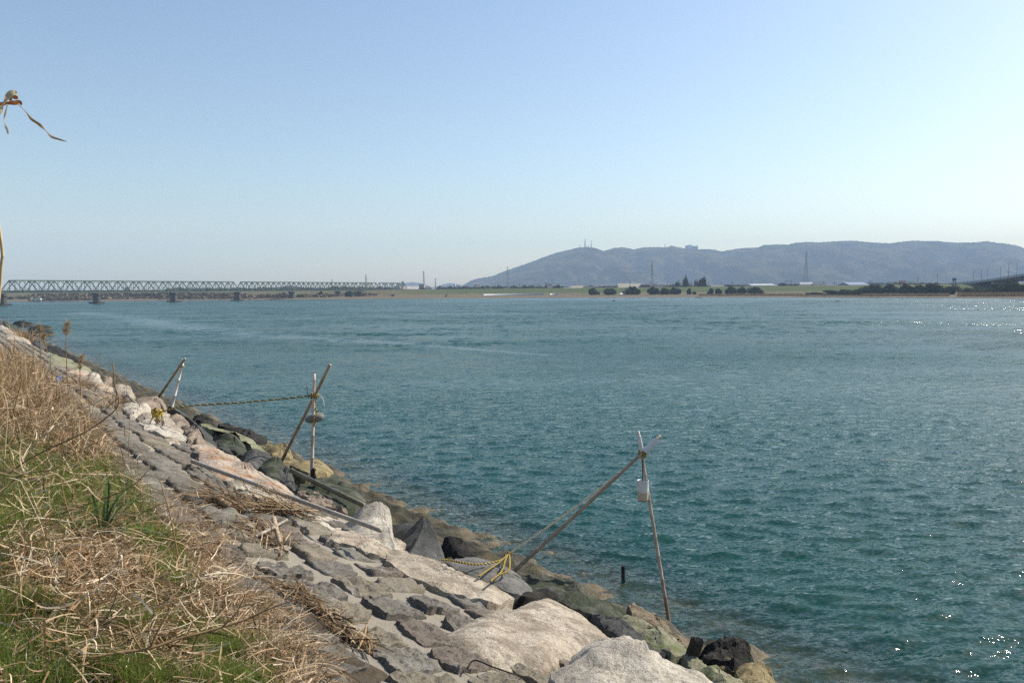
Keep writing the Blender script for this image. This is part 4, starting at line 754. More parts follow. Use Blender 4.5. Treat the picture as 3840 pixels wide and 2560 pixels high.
# --- reed debris on the paving
def debris(label, line, spread, n, l0, l1, seed):
    P = spline([bank(x, y, .07) for x, y in line], 80); i = rng.integers(0, 80, n); p = P[i] + rng.normal(0, 1, (n, 3)) * np.array([spread, spread, .025]); p[:, 2] = np.maximum(p[:, 2], SLOPE * uv_of(p)[1] + .05); T = np.gradient(P, axis=0)[i]
    az = np.arctan2(T[:, 1], T[:, 0]) + rng.normal(0, .55, n) + (rng.random(n) < .5) * 3.14159; L = U_(l0, l1, n); p = p - np.stack([np.cos(az), np.sin(az), 0 * az], -1) * (L / 2)[:, None]
    el = np.arcsin(np.clip(T[:, 2] / (np.linalg.norm(T, axis=1) + 1e-9), -1, 1)) * np.sign(np.cos(az - np.arctan2(T[:, 1], T[:, 0]))); p[:, 2] = np.maximum(SLOPE * uv_of(p)[1] + .06, p[:, 2])
    V, Fc = blades(p, az, el + rng.normal(.02, .12, n), rng.normal(0, .15, n), L, U_(.006, .014, n), 3, rng.normal(0, .15, n), .3)
    tag(mesh_np('reed_debris', V, Fc, blade_mat('washed_reeds_%d' % seed, [(0, (.09, .055, .03)), (.4, (.22, .14, .075)), (.75, (.36, .25, .14)), (1, (.55, .43, .28))], .1), smooth=False), label, 'reed debris')
debris('heap of washed up brown reeds against the cracked white slab', [(760, 1870), (860, 1895), (960, 1905), (1060, 1925), (1130, 1940)], .09, 520, .25, .9, 1)
debris('line of washed up reeds running down across the paving', [(1070, 2190), (1130, 2230), (1200, 2280), (1290, 2350), (1390, 2420)], .05, 230, .12, .45, 2)
debris('loose broken reeds on the paving beside the tan driftwood', [(900, 1960), (980, 2000), (1060, 2060)], .12, 150, .12, .5, 3)
# --- single stalks
STEM = blade_mat('dry_stem', [(0, (.26, .17, .09)), (1, (.26, .17, .09))], 0); STEMP = blade_mat('pale_dry_stem', [(0, (.52, .40, .24)), (1, (.52, .40, .24))], 0)
STEMD = blade_mat('dark_dry_stem', [(0, (.16, .10, .05)), (1, (.16, .10, .05))], 0); GSTEM = plain('green_stem', (.10, .16, .05))
def stalk(label, pts, r, mat, toward=0.0, root=True, twigs=(), name='dry_stalk', cat='dry stalk', parent=None, Yb=None, n=28):
    b = bank(*pts[0], 0.0) if Yb is None else at_y(*pts[0], Yb); k = len(pts); P = [b - (np.array([0, 0, .05]) if Yb is None else 0)]
    for i, q in enumerate(pts[1:], 1): P.append(at_y(q[0], q[1], b[1] + toward * i / (k - 1)))
    S = spline(P, n); mb = MB(); g = np.random.default_rng(int(pts[0][0] * 7 + pts[0][1])); mb.tube(S, [r * (1 - .5 * i / n) * (1.25 if i % 6 == 0 else 1) for i in range(n)], 6)
    for tw in twigs:
        j = min(n - 1, int(tw[0] * n)); q = at_y(tw[1], tw[2], S[j][1] + .02); mb.tube(spline([S[j], (S[j] + q) / 2 + g.normal(0, .008, 3), q], 7), np.linspace(r * .6, r * .3, 7), 5)
    return tag(mb.build(name, mat, parent, True), label, cat)
stalk('long dark dry stalk arching from the left edge over the paving to an upright tip', [(-30, 1815), (90, 1732), (240, 1656), (327, 1615), (400, 1565), (440, 1525), (444, 1487), (430, 1444), (424, 1362)], .009, STEM, .0, twigs=((.72, 372, 1556), (.80, 440, 1560), (.9, 434, 1396)))
stalk('straight pale stalk leaning right across the dry grass', [(62, 1797), (103, 1690), (220, 1597), (306, 1535), (420, 1480)], .010, STEMP, .6)
stalk('second pale leaning stalk just above the straight one', [(110, 1690), (193, 1597), (265, 1518), (365, 1439)], .009, STEMP, .8, twigs=((.85, 350, 1490), (.7, 300, 1500)))
stalk('thick forked brown stalk near the left edge', [(-10, 1640), (40, 1575), (62, 1500), (83, 1418), (77, 1401)], .010, STEM, .2, twigs=((.6, 15, 1416), (.55, 0, 1560), (.85, 62, 1398)))
stalk('bent brown stalk with a pointed tip crossing the upper left edge', [(-40, 1500), (0, 1429), (31, 1374), (52, 1312), (55, 1263)], .009, STEM, .2)
stalk('thin upright stalk standing in front of the dark paving', [(479, 1738), (484, 1640), (487, 1531)], .006, STEM, .1)
stalk('long thin brown stalk rising from the grass right of the green leaf tuft', [(692, 2212), (670, 2100), (640, 1940), (612, 1840), (596, 1787)], .006, STEM, .3)
stalk('short brown stalk right of the long thin one', [(750, 2230), (745, 2150), (742, 2085)], .004, STEM, .1)
stalk('big brown branch lying over the bottom of the grass', [(260, 2483), (420, 2450), (560, 2430), (680, 2390), (800, 2360), (950, 2310), (1050, 2240)], .009, STEM, .5, Yb=bank(260, 2483, .12)[1], twigs=((.35, 640, 2275), (.5, 725, 2320), (.7, 920, 2230), (.6, 720, 2440), (.3, 480, 2310), (.8, 1130, 2240)))
stalk('brown stalk leaning left over the straw in front of the green leaf tuft', [(420, 2130), (300, 2000), (250, 1900), (225, 1780)], .006, STEM, .2, twigs=((.5, 320, 1900),))
stalk('pale stalk rising out of the left straw', [(240, 2210), (180, 2070), (150, 1960), (75, 1800)], .006, STEMP, .2)
stalk('dark stalk crossing low over the green patch at the left edge', [(-40, 1860), (80, 1780), (200, 1760), (280, 1700), (400, 1640)], .006, STEMD, .5)
stalk('long dark stalk sagging across the left green grass', [(-60, 1990), (120, 1960), (300, 1900), (480, 1830), (560, 1760)], .006, STEMD, .3)
stalk('thin stalk left of the thick forked one', [(8, 1790), (22, 1640), (28, 1530), (10, 1460)], .006, STEMP, .1)
# thin seed stalks: plumes
PL = blade_mat('reed_plume', [(0, (.30, .20, .11)), (.6, (.46, .34, .21)), (1, (.60, .48, .34))], .5)
def plume(label, pts, y0, y1, x0, x1, wpx):
    b = bank(*pts[0]); e = empty('plume_grass', b, label, 'plume grass')
    stalk(None, pts, .007 * b[1] / 10, STEM, 0, parent=e, name='stem', cat=None)
    m = 260; f = U_(0, 1, m); a0 = at_y(x0, y0, b[1]); a1 = at_y(x1, y1, b[1]); p = a0 + (a1 - a0) * f[:, None]; sc = b[1] / F
    V, Fc = blades(p, U_(0, 6.28, m), U_(.5, 1.3, m), rng.normal(-.4, .5, m), U_(.8, 1.6, m) * wpx * sc * (1.0 - .3 * f), np.full(m, 1.7 * sc), 4, rng.normal(0, .4, m), .6)
    mesh_np('plume', V, Fc, PL, e, False)
plume('tallest dry plume grass against the river near the left edge', [(262, 1520), (257, 1484), (251, 1397), (248, 1262), (254, 1205)], 1262, 1210, 248, 254, 20)
plume('dry plume grass in front of the pale yellow algae slope', [(310, 1560), (303, 1470), (300, 1385), (308, 1330)], 1388, 1335, 300, 307, 17)
plume('small plume grass against the dark rock shelves', [(152, 1420), (151, 1330), (150, 1247), (149, 1217)], 1248, 1220, 150, 149, 13)
plume('bent yellow plume grass beside the nearest dark rock shelf', [(178, 1330), (172, 1300), (164, 1270), (168, 1252)], 1275, 1255, 163, 168, 13)
stalk('thin green branching weed standing before the pale algae slope', [(192, 1450), (189, 1380), (190, 1310)], .008, GSTEM, 0, twigs=((.3, 205, 1400), (.45, 178, 1372), (.55, 204, 1352), (.65, 179, 1335), (.75, 204, 1328), (.2, 176, 1410)), name='green_weed', cat='weed')
for i, (x, y, tx, ty) in enumerate(((130, 1560, 128, 1370), (165, 1600, 160, 1430), (232, 1620, 236, 1455), (285, 1640, 282, 1500), (345, 1700, 331, 1480), (95, 1520, 92, 1330), (210, 1560, 208, 1400), (330, 1710, 318, 1560))):
    stalk('slim dry stem standing among the tangled tan grass', [(x, y), ((x + tx) / 2 + 4, (y + ty) / 2), (tx, ty)], .008, STEMP if i % 2 else STEM, 0, name='upright_straw', cat='dry stalk')['group'] = 'slim dry stems in the tall grass'
# --- the tall reed beside the camera whose dry leaf hangs into the picture
YR = 2.1; e = empty('tall_reed', bank(-70, 2560), 'tall dry reed at the left edge with a curled withered leaf hanging against the sky', 'reed')
rb = at_y(-70, 2560, YR); rb[2] = float(ground_at(rb[None])[0])
MB().tube(spline([rb, at_y(-40, 1700, YR), at_y(2, 1040, YR), at_y(8, 940, YR), at_y(-25, 700, YR), at_y(-22, 430, YR)], 60), [.004] * 60, 8).build('stem', STEMP, e, True)
def ribbon(name, pts, ws, mat):
    n = 40; P = spline([at_y(x, y, YR + d) for x, y, d in pts], n); w = np.interp(np.linspace(0, 1, n), np.linspace(0, 1, len(ws)), ws); T = np.gradient(P, axis=0); T /= np.linalg.norm(T, axis=1)[:, None]; V = []
    for i in range(n):
        tw = .6 * math.sin(i * .33); s = np.cross(T[i], [0, 1, 0]); s /= np.linalg.norm(s); q = np.cross(T[i], s); s = s * math.cos(tw) + q * math.sin(tw); q = np.cross(T[i], s)
        V += [P[i] - s * w[i] / 2 + q * w[i] * .18, P[i] + q * .0, P[i] + s * w[i] / 2 + q * w[i] * .18]
    return mesh_np(name, np.array(V), [(i * 3 + k, i * 3 + k + 1, i * 3 + k + 4, i * 3 + k + 3) for i in range(n - 1) for k in (0, 1)], mat, e)
PALEL = blade_mat('pale_dead_leaf', [(0, (.62, .53, .36)), (1, (.62, .53, .36))], .4); REDL = blade_mat('red_brown_dead_leaf', [(0, (.30, .12, .05)), (1, (.30, .12, .05))], .35); BRL = blade_mat('brown_dead_leaf', [(0, (.40, .26, .13)), (1, (.40, .26, .13))], .35)
ribbon('pale_leaf', [(-30, 440, 0), (0, 420, 0), (22, 380, -.01), (40, 352, -.01), (58, 350, 0), (60, 360, .01)], [.006, .011, .015, .016, .012, .004], PALEL)
ribbon('curled_leaf', [(64, 352, .012), (60, 364, .012), (46, 366, .012), (36, 378, .01)], [.010, .012, .008, .004], REDL)
ribbon('red_leaf', [(-20, 392, .01), (10, 392, .01), (50, 386, .01), (72, 384, .01), (82, 394, .01)], [.010, .012, .012, .011, .004], REDL)
ribbon('leaf_tip', [(68, 392, .005), (95, 417, .005), (120, 449, .005), (150, 470, .005), (172, 490, .005), (192, 512, .005), (222, 524, .005), (252, 531, .005)], [.002, .003, .007, .008, .002, .006, .006, .001], BRL)
ribbon('leaf_strip', [(30, 392, -.005), (22, 420, -.005), (16, 445, -.005), (22, 475, -.005), (32, 503, -.005)], [.006, .005, .003, .006, .005], PALEL)

# ================================================================ FAR LAND
SH = np.array([(-2600, 780), (-900, 640), (-500, 590), (-360, 558), (-282, 535), (-241, 545), (-171, 520), (-86, 533), (-3, 515), (91, 467), (146, 404), (183, 347), (205, 300), (232, 230), (262, 150), (300, 60), (340, -60)], float)
def shore_pts(n=420):
    ln = np.concatenate([[0], np.cumsum(np.linalg.norm(np.diff(SH, axis=0), axis=1))]); t = np.linspace(0, ln[-1], n)
    return np.stack([np.interp(t, ln, SH[:, 0]), np.interp(t, ln, SH[:, 1])], -1)
SP = shore_pts()
_k = np.ones(31) / 31; SPs = np.stack([np.convolve(np.pad(SP[:, i], 15, 'edge'), _k, 'valid') for i in (0, 1)], -1)
Tn = np.gradient(SPs, axis=0); Nn = np.stack([-Tn[:, 1], Tn[:, 0]], -1); Nn /= np.linalg.norm(Nn, axis=1)[:, None]
wd_ = np.array([-14, -4, 0, 1.5, 4, 8, 14, 22, 32, 44, 56, 62, 66, 70, 74, 78, 82, 86, 92, 98, 106, 116, 130, 170, 240, 340, 520, 800, 1200, 1700, 2300, 2850])
wz = np.interp(wd_, [-14, -4, 0, 1.5, 8, 22, 56, 70, 84, 92, 110, 130, 4000], [-2.5, -.8, -.05, .35, .9, 1.4, 1.8, 3.6, 6.0, 6.15, 3.2, 2.8, 2.8])
def far_z(X, Y):
    d = np.sqrt(((np.array([X, Y]) - SP) ** 2).sum(1)); i = int(d.argmin()); return float(np.interp(d[i], wd_, wz))
def land_mat():
    t = NT('far_bank_land'); P = t.co('Position'); z = t.sep(P)[2]; x = t.sep(P)[0]
    dry = t.mix(t.noise(P, .09, 6, .7), (.085, .07, .045), (.20, .155, .09)); grass = t.mix(t.noise(P, .12, 6, .7), (.05, .076, .022), (.105, .12, .044))
    zz = t.math('ADD', z, t.math('MULTIPLY', t.math('SUBTRACT', t.noise(P, .08, 6, .7), .5), 2.2))
    c = t.mix(t.rmap(zz, 2.2, 3.2), dry, t.mix(t.rmap(x, -110, -30), t.mix(.25, dry, grass), grass)); c = t.mix(t.rmap(z, .62, .4), c, (.20, .165, .12)); c = t.mix(t.rmap(z, .25, .05), c, (.06, .055, .045))
    return t.base(c, .95, .1, t.bump(t.noise(P, 1.5, 5, .7), .8, .4))
Vt = np.zeros((len(SP), len(wd_), 3)); g = np.random.default_rng(9)
for j, w in enumerate(wd_):
    wn_ = w + (0.6 * np.interp(np.arange(len(SP)), np.arange(0, len(SP), 6), g.normal(0, 1, len(range(0, len(SP), 6)))) if 0 <= w < 60 else 0)
    Vt[:, j, :2] = SPs + Nn * (np.asarray(wn_)[..., None] if np.ndim(wn_) else wn_); Vt[:, j, 2] = wz[j]
tag(mesh_np('far_bank', Vt.reshape(-1, 3), grid_faces(len(SP), len(wd_)), land_mat(), loc=(0, 0, 0)), 'low far bank with grassy levee behind the river', kind='structure')
# bottom sheet below everything, out to the horizon
tag(mesh_np('riverbed', np.array([(-3050, -180, -3.2), (3450, -180, -3.2), (3450, 3700, -3.2), (-3050, 3700, -3.2)]), [(0, 1, 2, 3)], plain('riverbed_mud', (.08, .07, .05), .9), loc=(0, 0, -3.2)), 'flat muddy riverbed', kind='structure')

# ---------------------------------------------------------------- mountains
RIDGE = [(1600,1090),(1729,1074),(1767,1051),(1800,1043),(1847,1035),(1885,1019),(1940,1000),(1991,983),(2038,964),(2089,947),(2140,936),(2170,928),(2204,926),(2234,931),(2263,941),(2302,930),(2331,927),(2357,930),(2378,936),(2412,927),(2463,926),(2497,928),(2518,921),(2540,926),(2565,931),(2616,935),(2650,934),(2680,936),(2705,943),(2735,937),(2787,930),(2843,928),(2862,919),(2918,916),(2955,918),(2983,910),(3030,907),(3067,909),(3124,905),(3198,902),(3245,907),(3301,911),(3343,912),(3381,906),(3427,902),(3470,904),(3512,903),(3544,907),(3591,910),(3652,909),(3703,904),(3736,910),(3778,914),(3816,921),(3840,930),(3950,950),(4150,985),(4500,1020),(5000,1070)]
def hill_mat(name, c1, c2):
    t = NT(name); P = t.co('Position')
    c = t.mix(t.rmap(t.noise(P, .012, 8, .7), .38, .62), c1, c2); c = t.mix(1.0, c, t.ramp(t.noise(P, .11, 6, .8), [(.32, .1), (.62, 1.7)]), 'MULTIPLY')
    return t.base(c, 1.0, 0.0, t.bump(t.noise(P, .14, 6, .75), 1.0, 8.0))
def hills(name, label, ridge, D, Dfoot, mat, spur, nx=620, ny=70, seed=0, z0=2.5):
    rx = np.array([r[0] for r in ridge]); pts = [at_y(x, y, D) for x, y in ridge]; xs = np.linspace(rx[0], rx[-1], nx); H = np.interp(xs, rx, [p[2] for p in pts]); Xr = np.interp(xs, rx, [p[0] for p in pts]) / D
    V = []; g = np.random.default_rng(seed); off = Vector((seed * 3.1, 0, 0))
    ts = np.concatenate([np.linspace(0, 1, ny), np.array([1.06, 1.15, 1.3])])
    for i in range(nx):
        for t in ts:
            Y = Dfoot + (D - Dfoot) * t; X = Xr[i] * Y; h = max(0, H[i] - z0)
            if t <= 1:
                rg = noise.ridged_multi_fractal(Vector((X / 330, Y / 700, 0)) + off, 1.0, 2.2, 5, 1.0, 2.0); n2 = noise.fractal(Vector((X / 110, Y / 150, 1)) + off, 1, 2, 4)
                e = math.sin(3.14159 * min(1, t)) ; z = h * (t ** 1.25) + spur * e * ((rg - 1.0) * h * .6 + n2 * h * .16)
                z = min(z, h * (t * .9 + .1) * 1.02)
            else: z = h * (1 - (t - 1) * 3.2)
            z += (noise.noise(Vector((X / 11, Y / 40, 0))) + noise.noise(Vector((X / 4.5, Y / 20, 5)))) * (1.5 if t > .02 else 0) * min(1, h / 30)
            V.append((X, Y, max(z0 - .8, z0 + z)))
    return tag(mesh_np(name, np.array(V), grid_faces(nx, len(ts)), mat, loc=(0, 0, 0)), label, kind='structure')
hills('mountain', 'long wooded mountain ridge behind the far bank', RIDGE, 3000, 2250, hill_mat('winter_forest', (.014, .017, .012), (.10, .08, .054)), 1.0, 680, 64)
hills('far_hill', 'small faint blue hills beyond the bridge end', [(1440, 1085), (1480, 1072), (1510, 1063), (1540, 1058), (1575, 1060), (1600, 1070), (1620, 1077), (1640, 1074), (1660, 1066), (1690, 1061), (1720, 1066), (1750, 1071), (1800, 1077), (1860, 1085)], 3550, 3200, hill_mat('faint_forest', (.05, .055, .045), (.09, .085, .07)), .6, 120, 16, 5)
hills('far_hill', 'low dark hill seen through the middle of the bridge', [(1000, 1088), (1040, 1076), (1090, 1070), (1140, 1078), (1190, 1088)], 1500, 1350, hill_mat('dark_wood', (.03, .038, .022), (.06, .06, .035)), .4, 60, 12, 8)

# ---------------------------------------------------------------- vegetation of the far bank
FOL = [blade_mat('evergreen_leaves', [(0, (.014, .024, .010)), (.5, (.032, .046, .018)), (1, (.065, .08, .032))], .2), blade_mat('olive_leaves', [(0, (.035, .04, .018)), (.5, (.065, .068, .03)), (1, (.11, .105, .05))], .2), blade_mat('winter_twigs', [(0, (.05, .036, .026)), (.5, (.085, .062, .043)), (1, (.13, .10, .07))], .1)]
BARK = plain('bark', (.06, .048, .038), .9)
def crown_mesh(name, mat, n, seed, lobes=9, q=.10, flat=1.0):
    g = np.random.default_rng(seed); c = []; 
    for _ in range(lobes):
        a = g.uniform(0, 6.28); r = g.uniform(.1, .85); c.append((r * math.cos(a), r * math.sin(a) * .8, g.uniform(.15, .78 - .3 * r), g.uniform(.15, .34)))
    c.append((g.uniform(-.2, .2), 0, .3, .36)); c.append((g.uniform(-.4, .4), 0, .7, .24)); c = np.array(c); k = g.integers(0, len(c), n); d = g.normal(0, 1, (n, 3)); d /= np.linalg.norm(d, axis=1)[:, None]; p = c[k, :3] + d * (c[k, 3] * g.uniform(.35, 1.45, n))[:, None]; p[:, 2] = np.abs(p[:, 2]) * flat
    a = g.normal(0, 1, (n, 3)); a /= np.linalg.norm(a, axis=1)[:, None]; b = np.cross(a, g.normal(0, 1, (n, 3))); b /= np.linalg.norm(b, axis=1)[:, None]; s = (q * g.uniform(.5, 1.3, n))[:, None]
    V = np.stack([p - a * s, p + b * s * .7, p + a * s, p - b * s * .7], 1).reshape(-1, 3); Fc = np.arange(n * 4).reshape(-1, 4)
    me = bpy.data.meshes.new(name); me.from_pydata(V.tolist(), [], Fc.tolist()); me.materials.append(mat); return me
def branch_mesh(name, seed, mat, h=1.0, depth=5):
    g = np.random.default_rng(seed); mb = MB()
    def br(p, d, L, r, k):
        q = p + d * L; mb.tube(spline([p, (p + q) / 2 + g.normal(0, .06, 3) * L, q], 4), np.linspace(r, r * .6, 4), 4, False)
        if k == 0: return
        for _ in range(3 if k > 1 else 4):
            e = d + g.normal(0, .55, 3); e[2] = max(e[2], .05); e /= np.linalg.norm(e); br(p + d * L * g.uniform(.6, 1), e, L * g.uniform(.6, .82), r * .6, k - 1)
    br(np.zeros(3), np.array([0, 0, 1.]), .30 * h, .020, depth); me = bpy.data.meshes.new(name); me.from_pydata(mb.V, [], mb.F); me.materials.append(mat); return me
def trunk_mesh(seed):
    mb = MB(); mb.tube([(0, 0, -.1), (.02, 0, .15), (.0, .02, .45)], [.05, .045, .03], 6); [mb.tube([(0, 0, .2 + .05 * i), (.3 * math.cos(i * 2.1), .3 * math.sin(i * 2.1), .5)], [.025, .01], 4) for i in range(3)]
    me = bpy.data.meshes.new('trunk'); me.from_pydata(mb.V, [], mb.F); me.materials.append(BARK); return me
CR = {('g', i): crown_mesh('evergreen_crown', FOL[0], 2200, 40 + i) for i in range(4)}; CR.update({('o', i): crown_mesh('olive_crown', FOL[1], 2000, 60 + i) for i in range(4)}); CR.update({('w', i): crown_mesh('twiggy_crown', FOL[2], 1000, 80 + i, q=.06) for i in range(4)})
BR = [branch_mesh('bare_branches', 90 + i, BARK) for i in range(3)]; TRK = trunk_mesh(0)
def plant(name, label, cat, kind, x0, x1, ytop, ybase, Y, group=None, i=[0], depth=None):
    """a bush or tree between photograph columns x0..x1, its top at row ytop, standing Y metres away"""
    i[0] += 1; xm = (x0 + x1) / 2; t = at_y(xm, ytop, Y); zb = far_z(t[0], t[1]); h = max(.8, t[2] - zb); w = (x1 - x0) / F * Y
    e = empty(name, (t[0], t[1], zb), label, cat, group)
    def ch(nm, me, sc, z=0):
        o = bpy.data.objects.new(nm, me); COL.objects.link(o); o.parent = e; o.scale = sc; o.location = (0, 0, z); o.rotation_euler = (0, 0, i[0] * 1.9); return o
    if kind == 'bare': ch('branches', BR[i[0] % 3], (w * .95, w * .95, h * .92)); return e
    ch('crown', CR[(kind, i[0] % 4)], (w * .66, w * .6 if not depth else depth, h * 1.14)); ch('trunk', TRK, (w * .5, w * .5, h * .8)); return e
def shoreY(x, back):
    """forward distance of the far shore in photograph column x, plus BACK metres"""
    d = SPs[:, 0] / SPs[:, 1]; k = d < .9; o = np.argsort(d[k]); return float(np.interp((x - CX) / F, d[k][o], SPs[k][o][:, 1])) + back
GB = 'dark green bushes along the far right bank'
BUSH = [(2201,2249,1083,'g','first dark bush at the left end of the far green bank row'),(2257,2321,1085,'g','wide dark bush, second in the far green bank row'),(2350,2406,1079,'g','rounded dark bush in front of the brown block'),(2424,2472,1078,'g','tall dark bush before the low dark roofed shed'),(2478,2512,1083,'g','dark bush left of a gap on the far levee foot'),(2512,2548,1082,'g','dark bush right of the bush beside the gap'),(2578,2597,1084,'g','small lone dark bush on the levee foot'),(2594,2612,1093,'g','tiny low bush beside the small lone one'),(2654,2678,1083,'g','small dark bush below the white sloping shed'),(2677,2706,1085,'g','low dark bush right of the bush below the white shed'),(2714,2762,1078,'g','long dark bush at the start of the hedge below the long white shed'),(2760,2804,1079,'g','middle dark bush of the hedge below the long white shed'),(2796,2856,1080,'g','last dark bush of the hedge below the long white shed'),
 (3018,3090,1097,'o','low olive bush on the shore below the tall pylon'),(3080,3150,1090,'o','olive bush below the white roofed house end'),(3130,3190,1088,'o','olive bush under the blue roofed factory'),(3175,3255,1088,'o','broad olive bush right of the factory'),(3240,3320,1073,'g','large dark bush starting the tall thicket'),(3300,3372,1071,'g','large dark bush below the red signboard'),(3362,3440,1071,'g','large dark bush left of the first bare tree'),(3420,3490,1074,'g','dark bush under the first bare tree'),(3466,3545,1070,'g','dark bush between the two bare trees'),(3530,3600,1078,'o','dark bush under the reddish bare tree'),(3590,3680,1083,'o','low olive bush right of the reddish bare tree'),(3670,3750,1084,'o','low olive bush under the road bridge abutment'),(3735,3860,1068,'g','dark thicket in the shade under the road bridge')]
for x0, x1, yt, kd, lb in BUSH: plant('bush', lb, 'bush', kd, x0, x1, yt, 0, shoreY((x0 + x1) / 2, 34 if x0 < 3000 else 24), GB)
plant('bare_tree', 'leafless spreading tree on the far right bank nearer the red signboard', 'tree', 'bare', 3395, 3485, 1048, 0, shoreY(3441, 30))
plant('bare_tree', 'reddish leafless tree left of the road bridge approach', 'tree', 'bare', 3520, 3610, 1036, 0, shoreY(3568, 30))
plant('bare_tree', 'leafless tree behind the levee beside the small white block', 'tree', 'bare', 2020, 2070, 1048, 0, shoreY(2044, 110))
for x0, x1, yt, kd, lb in ((2512, 2560, 1055, 'w', 'brown leafless round tree left of the dark conifer behind the levee'), (2548, 2590, 1050, 'w', 'tall brown tree beside the dark conifer behind the levee'), (2562, 2582, 1041, 'g', 'dark conifer topping the tree group behind the levee'), (2600, 2625, 1054, 'w', 'brown leafless tree right of the conifer group'), (2623, 2650, 1047, 'g', 'dark round tree right of the conifer group'), (1950, 1985, 1070, 'w', 'low brown tree behind the levee left of the bare tree'), (1858, 1885, 1070, 'w', 'low brown tree behind the levee right of the left pylon'), (2080, 2110, 1069, 'w', 'low brown tree right of the small white block')):
    plant('tree', lb, 'tree', kd, x0, x1, yt, 0, shoreY((x0 + x1) / 2, 125))
# scrub on the left far bank behind the bridge
GL = 'scrub bushes on the far bank behind the bridge'
for i, (x0, x1, yt, bk) in enumerate(((20, 48, 1115, 40), (64, 112, 1112, 45), (130, 160, 1114, 40), (165, 250, 1100, 60), (230, 310, 1097, 70), (300, 380, 1098, 60), (370, 440, 1102, 55), (430, 520, 1097, 70), (505, 590, 1100, 50), (580, 660, 1098, 60), (655, 730, 1096, 60), (720, 800, 1097, 70), (790, 870, 1104, 40), (310, 360, 1110, 25), (560, 610, 1108, 25), (680, 740, 1112, 20))):
    plant('scrub_bush', 'grey brown scrub bush on the far bank seen beneath the bridge deck', 'bush', 'wo'[i % 3 == 0], x0, x1, yt, 0, shoreY((x0 + x1) / 2, bk), GL)
GT = 'bushes between the right bridge piers'
for i, (x0, x1, yt, kd) in enumerate(((935, 965, 1100, 'bare'), (985, 1035, 1096, 'bare'), (1040, 1062, 1099, 'w'), (1130, 1160, 1098, 'bare'), (1165, 1205, 1091, 'bare'), (1190, 1216, 1094, 'o'), (1225, 1255, 1097, 'bare'), (1295, 1320, 1092, 'o'), (1322, 1372, 1090, 'w'), (1380, 1410, 1094, 'bare'), (1462, 1482, 1103, 'w'), (1050, 1075, 1098, 'w'))):
    plant('scrub_bush', 'leafless bush growing on the far bank between the right bridge piers', 'bush', kd, x0, x1, yt, 0, shoreY((x0 + x1) / 2, 30), GT)
# the far-off tree belt behind the levee: one mass nobody could count
def belt(name, label, spans, mat, q):
    Vs = []; g = np.random.default_rng(17)
    for x0, x1, yt, Y in spans:
        n = int((x1 - x0) * 9); x = g.uniform(x0, x1, n); prof = np.array([noise.fractal(Vector((a / 14, Y, 0)), 1, 2, 4) for a in x]); P = np.array([at_y(a, yt, Y) for a in x]); top = P[:, 2]; zb = 2.6 if name == 'treeline' else .7
        z = zb + (top - zb) * np.clip(.75 + .35 * prof, .2, 1.15) * g.uniform(.1, 1, n) ** .6; Vs.append(np.stack([P[:, 0], P[:, 1] + g.normal(0, 8, n), z], -1))
    p = np.concatenate(Vs); n = len(p); a = g.normal(0, 1, (n, 3)); a /= np.linalg.norm(a, axis=1)[:, None]; b = np.cross(a, g.normal(0, 1, (n, 3))); b /= np.linalg.norm(b, axis=1)[:, None]; s = (q * g.uniform(.5, 1.4, n))[:, None]
    return tag(mesh_np(name, np.stack([p - a * s, p + b * s, p + a * s, p - b * s], 1).reshape(-1, 3), np.arange(n * 4).reshape(-1, 4), mat, smooth=False), label, 'trees', kind='stuff')
belt('treeline', 'distant brown tree belt behind the levee', [(-60, 900, 1088, 900), (640, 1250, 1078, 820), (1140, 1480, 1077, 760), (1250, 1350, 1073, 720), (1480, 1600, 1080, 720), (1640, 1900, 1075, 760), (1800, 2330, 1072, 760), (2300, 2760, 1070, 740), (2700, 3060, 1067, 700), (3240, 3700, 1063, 640)], FOL[2], 1.5)
belt('scrub', 'brown leafless scrub covering the far bank behind the bridge', [(-60, 60, 1112, 620), (60, 170, 1108, 620), (160, 420, 1096, 600), (380, 660, 1095, 600), (640, 900, 1096, 585), (150, 420, 1110, 568), (400, 700, 1112, 578), (640, 900, 1109, 560), (880, 1080, 1104, 560), (1130, 1262, 1103, 565), (1308, 1422, 1099, 590), (1452, 1480, 1103, 600)], blade_mat('scrub_twigs', [(0, (.045, .042, .024)), (.5, (.13, .102, .064)), (1, (.26, .205, .13))], .1), .9)
# reed beds
p = []
for x0, x1, lo, hi, bk in ((2620, 3010, .6, 1.5, 12), (2980, 3320, .2, .7, 6), (3230, 3560, .5, 1.5, 9), (3590, 3900, .8, 1.9, 9), (1930, 2200, .4, .8, 25)):
    n = int((x1 - x0) * 8)
    for x in rng.uniform(x0, x1, n):
        Y = shoreY(x, bk + rng.uniform(-4, 8)); d = (x - CX) / F; p.append((d * Y, Y, .8, rng.uniform(lo, hi)))
p = np.array(p); m = len(p)
V, Fc = blades(p[:, :3], U_(0, 6.28, m), U_(1.25, 1.57, m), rng.normal(0, .25, m), p[:, 3], U_(.12, .3, m), 2, np.zeros(m), .7)
tag(mesh_np('reed_bed', V, Fc, blade_mat('dry_reed', [(0, (.15, .105, .06)), (.6, (.25, .18, .105)), (1, (.34, .26, .16))], .2), smooth=False), 'band of dry brown reeds along the far right shore', 'reeds', kind='stuff')

